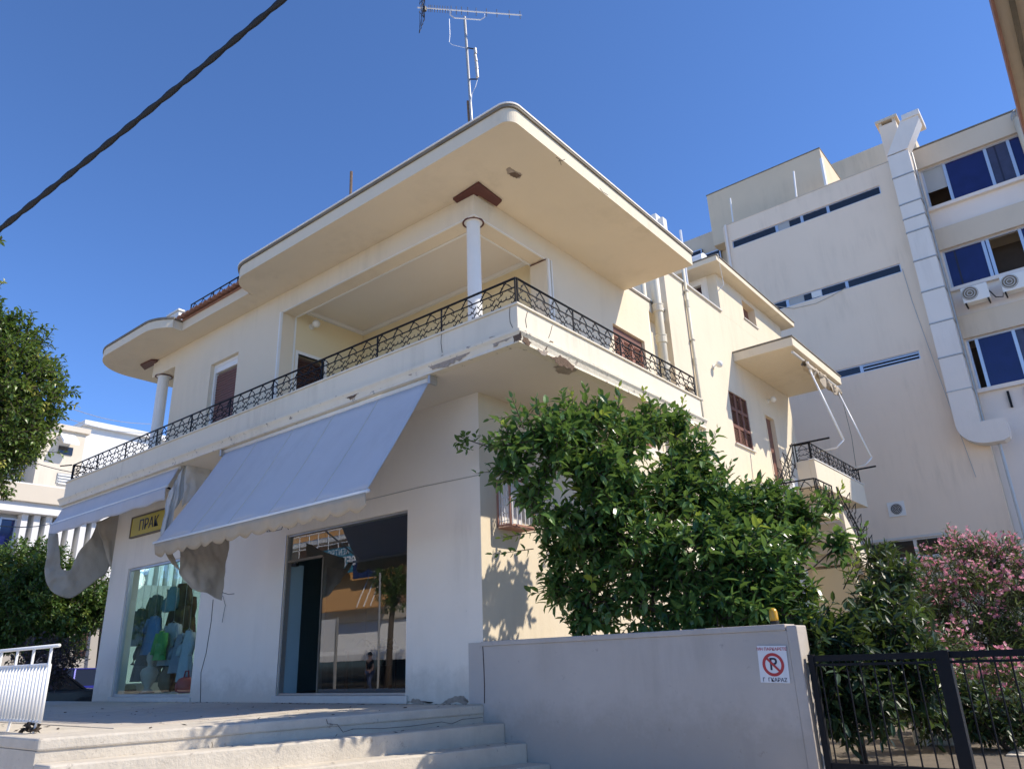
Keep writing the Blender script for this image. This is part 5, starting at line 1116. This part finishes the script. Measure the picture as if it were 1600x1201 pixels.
tb = thing('side_table', 'black side table just inside the open shop door', 'table', (-3.9, 1.6, .1)); MB().box(-4.3, -3.5, 1.35, 1.85, .72, .76).build('table_top', M_black, tb)
for x in (-4.26, -3.54):
    for y in (1.39, 1.81): MB().box(x-.02, x+.02, y-.02, y+.02, .1, .719).build('leg', M_black, tb)
pt = thing('potted_plant', 'dark potted plant with arching leaves inside the open door', 'plant', (-4.35, 2.2, .1)); MB().lathe((-4.35, 2.2, .1), [(.14, 0), (.19, .35), (.20, .36)], 18).build('pot', M_black, pt)
R = random.Random(2); b = MB()
for k in range(22):
    a = R.uniform(0, 6.28); l = R.uniform(.5, .9); d0 = Vector((math.cos(a), math.sin(a), 0)); p0 = Vector((-4.35, 2.2, .46)); pr = None; sd_ = Vector((-d0.y, d0.x, 0))
    for j in range(6):
        s = j/5; p = p0+d0*l*s*.7+Vector((0, 0, l*(1.5*s-1.1*s*s))); w2 = .035*math.sin(math.pi*(.15+.85*s))+.003
        if pr: i = len(b.v); b.v += [pr[0], pr[1], p+sd_*w2, p-sd_*w2]; b.f.append((i, i+1, i+2, i+3)); b.t.append(.3)
        pr = (p-sd_*w2, p+sd_*w2)
b.build('leaves', L_shrub, pt)

# ================================================================== ACROSS THE STREET (seen mirrored in the shop glass)
def refl(x, y, Yp):
    P = onY(x, y, .07); v = ray(x, y); v.y = -v.y; return P+v*((Yp-P.y)/v.y)
AB = thing('street_building', 'brown fronted building with orange awning across the street', 'building', (-25, -22, GZ))
M_abw = plain('across_brown', (.30, .17, .095), .85, var=.1, scale=1); M_tan = plain('across_orange', (.62, .33, .12), .8, var=.08, scale=2); M_teal = plain('across_teal', (.05, .22, .30), .5, var=.05); M_navy = plain('across_navy', (.02, .03, .10), .5, var=.05)
YC = -20.; zr = refl(580, 836, YC).z
xlw = refl(400, 1000, YC).x; MB().box(xlw, -12, -30, YC, GZ, zr).build('wall', M_abw, AB); MB().box(xlw, -12, -30.2, YC+.35, zr+.001, zr+.28).build('cornice', M_lwhite, AB)
xl = refl(450, 835, YC).x; MB().box(xlw, refl(530, 845, YC).x, -30, YC-1.2, zr+.3, zr+4.).build('upper_storey', M_tan, AB)
GB = thing('added_dim_building', 'dark green grey building added across the street to dim the window reflection', 'building', (xlw-15, -26, GZ)); MB().box(xlw-40, xlw-.1, -34, -23, GZ, 7).build('wall', plain('across_green', (.07, .10, .095), .8, var=.2, scale=.6), GB); MB().box(xlw-40.2, xlw-.05, -34, -22.7, 7.001, 7.3).build('roof', M_lgrey, GB)  # unseen building added to darken what the display glass reflects
for k in range(8): MB().box(xlw-5-k*4.4, xlw-3-k*4.4, -22.99, -22.9, 2.5, 4.5).build('window', M_dkglass, GB)
a, e = refl(497, 903, YC+1), refl(600, 945, YC+1)
MB().prism([(a.x, YC+.02, a.z+.25), (a.x, YC+1.0, e.z), (a.x, YC+1.0, e.z-.06), (a.x, YC+.02, a.z+.18)], (e.x-a.x, 0, 0)).build('orange_awning', M_tan, AB)
for k in (.62, .72, .82): x = a.x+(e.x-a.x)*k; MB().tube([(x, YC+.03, a.z+.30), (x, YC+1.02, e.z+.03)], .03, 5).build('awning_arm', M_wmetal, AB)
a, e = refl(490, 972, YC+1), refl(645, 1028, YC+1)
MB().box(a.x-6, e.x+6, YC+.001, YC+.3, a.z-.1, a.z+.6).build('fascia_board', M_lcream, AB)
MB().prism([(a.x-2, YC+.02, a.z), (a.x-2, YC+1.0, e.z+.3), (a.x-2, YC+1.0, e.z), (a.x-2, YC+.02, a.z-.1)], (e.x-a.x+4, 0, 0)).build('white_awning', M_lwhite, AB)
MB().box(a.x-6, e.x+6, YC+.001, YC+.1, GZ, e.z).build('shopfront', M_dkglass, AB)
a, e = refl(440, 845, YC+.5), refl(545, 868, YC+.5); b = MB()
for f in (0, .5, 1): z = e.z+(a.z-e.z)*f; b.tube([(a.x, YC+.5, z), (e.x, YC+.5, z)], .035, 5)
for k in range(8): x = a.x+(e.x-a.x)*k/7; b.tube([(x, YC+.5, e.z), (x, YC+.5, a.z)], .025, 5)
b.build('balcony_rail', M_wmetal, AB); MB().box(a.x-.1, e.x+.1, YC+.001, YC+.6, e.z-.2, e.z).build('balcony_floor', M_lwhite, AB)
sgn = thing('street_sign', 'teal sign board with white lettering across the street', 'sign', (-28, YC+.9, 5)); a, e = refl(499, 861, YC+.9), refl(549, 893, YC+.9)
MB().box(a.x, e.x, YC+.75, YC+.85, e.z, a.z).build('sign_board', M_teal, sgn); cx_ = (a.x+e.x)/2; hh = a.z-e.z
text('lettering', 'ΚΕΝΤΡΟ', hh*.34, M_signw, sgn, (cx_+.2, YC+.856, e.z+hh*.80), (-1, 0, 0), (0, 0, 1)); text('lettering', 'ΘΕΡΑΠΕΙΑΣ', hh*.46, M_signw, sgn, (cx_, YC+.856, e.z+hh*.40), (-1, 0, 0), (0, 0, 1), bold=.02)
sgn = thing('street_sign', 'dark blue sign board with round white emblem across the street', 'sign', (-25, YC+.9, 5)); a, e = refl(550, 876, YC+.9), refl(592, 898, YC+.9)
MB().box(a.x+.05, e.x, YC+.75, YC+.85, e.z, a.z).build('sign_board', M_navy, sgn); text('lettering', 'Φ', (a.z-e.z)*.9, M_signw, sgn, (e.x-.45, YC+.856, (a.z+e.z)/2), (-1, 0, 0), (0, 0, 1), bold=.02)
q = refl(606, 1075, -16.5); q2 = refl(607, 950, -16.5)
tr_b = [(q2+Vector((dx, dy, dz)), r) for dx, dy, dz, r in ((0, 0, .6, .7), (.5, .2, 1.2, .8), (-.4, -.2, 1.5, .8), (.9, .1, .4, .6), (.2, .3, 2.0, .7), (1.3, 0, 1.4, .7))]
plant('pavement_tree', 'pale trunked tree on the pavement across the street', 'tree', (q.x, q.y, GZ), tr_b, L_street, 500, 10, .13, .06, 71, .16, fine=False, split=.75)
q = refl(285, 960, -13); tr_b = [(Vector((q.x+dx, q.y+dy, q.z+dz)), r) for dx, dy, dz, r in ((0, 0, 0, 1.3), (1.5, .3, .6, 1.2), (-1.6, 0, .4, 1.2), (.4, .2, 1.4, 1.2), (-.9, 0, -.8, 1.0), (1.3, 0, -.7, 1.), (-2.6, 0, -.3, 1.1))]
plant('pavement_tree', 'broad dark tree across the street opposite the display window', 'tree', (q.x, q.y, GZ), [(c_, r_*1.3) for c_, r_ in tr_b], L_street, 1500, 11, .15, .07, 72, .2, fine=False, split=.6)
q = refl(590, 1080, -15.5); pz = refl(590, 895, -15.5).z
tag(MB().tube([(q.x, q.y, GZ), (q.x, q.y, pz)], .05, 8).build('street_pole', M_galv), 'slim grey street pole across the street', 'pole')
bd_ = thing('notice_board', 'white notice board on two posts across the street', 'board', (-25, -16, GZ)); a, e = refl(498, 969, -16), refl(525, 1017, -16)
MB().box(a.x, e.x, -16.04, -15.97, e.z, a.z).build('panel', M_lwhite, bd_)
for x in (a.x, e.x): MB().box(x-.05, x+.05, -16.05, -15.95, GZ, a.z+.06).build('post', M_galv, bd_)
# pedestrian
q = refl(577, 1084, -17.5); pb = Vector((q.x, -17.5, GZ))
pe = thing('person', 'person in black shirt and jeans walking on the pavement across the street', 'person', pb)
def skin(name, verts, edges, rad, mat, par):
    me = bpy.data.meshes.new(name); me.from_pydata([tuple(Vector(v)) for v in verts], edges, []); me.materials.append(mat)
    o = bpy.data.objects.new(name, me); COL.objects.link(o); o.parent = par; o.modifiers.new('skin', 'SKIN')
    me.attributes.get('skin_vertices') 
    if not me.skin_vertices:
        bm = bmesh.new(); bm.from_mesh(me); bm.verts.layers.skin.verify(); bm.to_mesh(me); bm.free()
    for i, r in enumerate(rad): me.skin_vertices[0].data[i].radius = (r, r) if not isinstance(r, tuple) else r
    me.skin_vertices[0].data[0].use_root = True
    s = o.modifiers.new('sub', 'SUBSURF'); s.levels = 2; s.render_levels = 2; s.subdivision_type = 'CATMULL_CLARK'; return o
M_skin = plain('skin', (.45, .27, .19), .6, var=.06, bmp=0); M_jean = plain('jeans', (.04, .06, .13), .85, var=.2); M_tee = plain('black_shirt', (.015, .015, .017), .9, var=.2); M_hair = plain('hair', (.02, .015, .012), .6, var=.3)
V = [(0, 0, .95), (0, 0, 1.2), (0, 0, 1.42), (0, 0, 1.5), (0, .01, 1.6), (0, .02, 1.7), (.18, 0, 1.40), (.24, .02, 1.14), (.22, .16, .95), (.22, .22, .88), (-.18, 0, 1.40), (-.25, -.04, 1.14), (-.24, .04, .9), (-.24, .08, .82), (.1, 0, .9), (.11, .12, .5), (.11, .02, .08), (.11, .16, .04), (-.1, 0, .9), (-.11, -.04, .5), (-.11, -.2, .1), (-.11, -.06, .05)]
Ed = [(0, 1), (1, 2), (2, 3), (3, 4), (4, 5), (2, 6), (6, 7), (7, 8), (8, 9), (2, 10), (10, 11), (11, 12), (12, 13), (0, 14), (14, 15), (15, 16), (16, 17), (0, 18), (18, 19), (19, 20), (20, 21)]
Rd = [(.15, .11), (.14, .1), (.15, .1), .055, (.085, .1), (.075, .09), .055, .042, .03, .035, .055, .042, .03, .035, .09, .06, .045, .04, .09, .06, .045, .04]
skin('body', V, Ed, Rd, M_skin, pe)
skin('shirt', [V[0], V[1], V[2], V[6], (.215, .01, 1.25), V[10], (-.22, -.02, 1.25)], [(0, 1), (1, 2), (2, 3), (3, 4), (2, 5), (5, 6)], [(.17, .13), (.165, .125), (.165, .115), .07, .06, .07, .06], M_tee, pe)
skin('jeans', [(0, 0, .97), V[14], V[15], (.11, .02, .12), V[18], V[19], (-.11, -.18, .14)], [(0, 1), (1, 2), (2, 3), (0, 4), (4, 5), (5, 6)], [(.165, .125), .105, .075, .062, .105, .075, .062], M_jean, pe)
hr = MB().lathe((0, 0, 0), [(.085, 1.63), (.098, 1.70), (.085, 1.76), (.04, 1.80)], 14); hr.v = [p+pb+Vector((0, -.005, 0)) for p in hr.v]; hr.build('hair', M_hair, pe, smooth=True)

# ------------------------------------------------------------------ groups of repeats
GROUPS = {'wall_lamp': 'globe wall lamps on the house', 'air_conditioner': 'air conditioners on the office wing', 'hanging_garment': 'clothes hanging in the display window', 'parked_car': 'cars parked beyond the shop',
          'overhead_wire': 'thin wires over the side street', 'concrete_block': 'white blocks behind the gate', 'pavement_tree': 'trees across the street', 'street_tree': 'street trees beside the house', 'side_curtain': 'canvas side curtains of the awnings', 'shop_awning': 'awnings over the shopfront', 'shop_window': 'shop windows of the ground floor', 'street_sign': 'sign boards across the street'}
for o in list(COL.objects):
    if o.parent is None and 'label' in o and o.name.split('.')[0] in GROUPS: o['group'] = GROUPS[o.name.split('.')[0]]
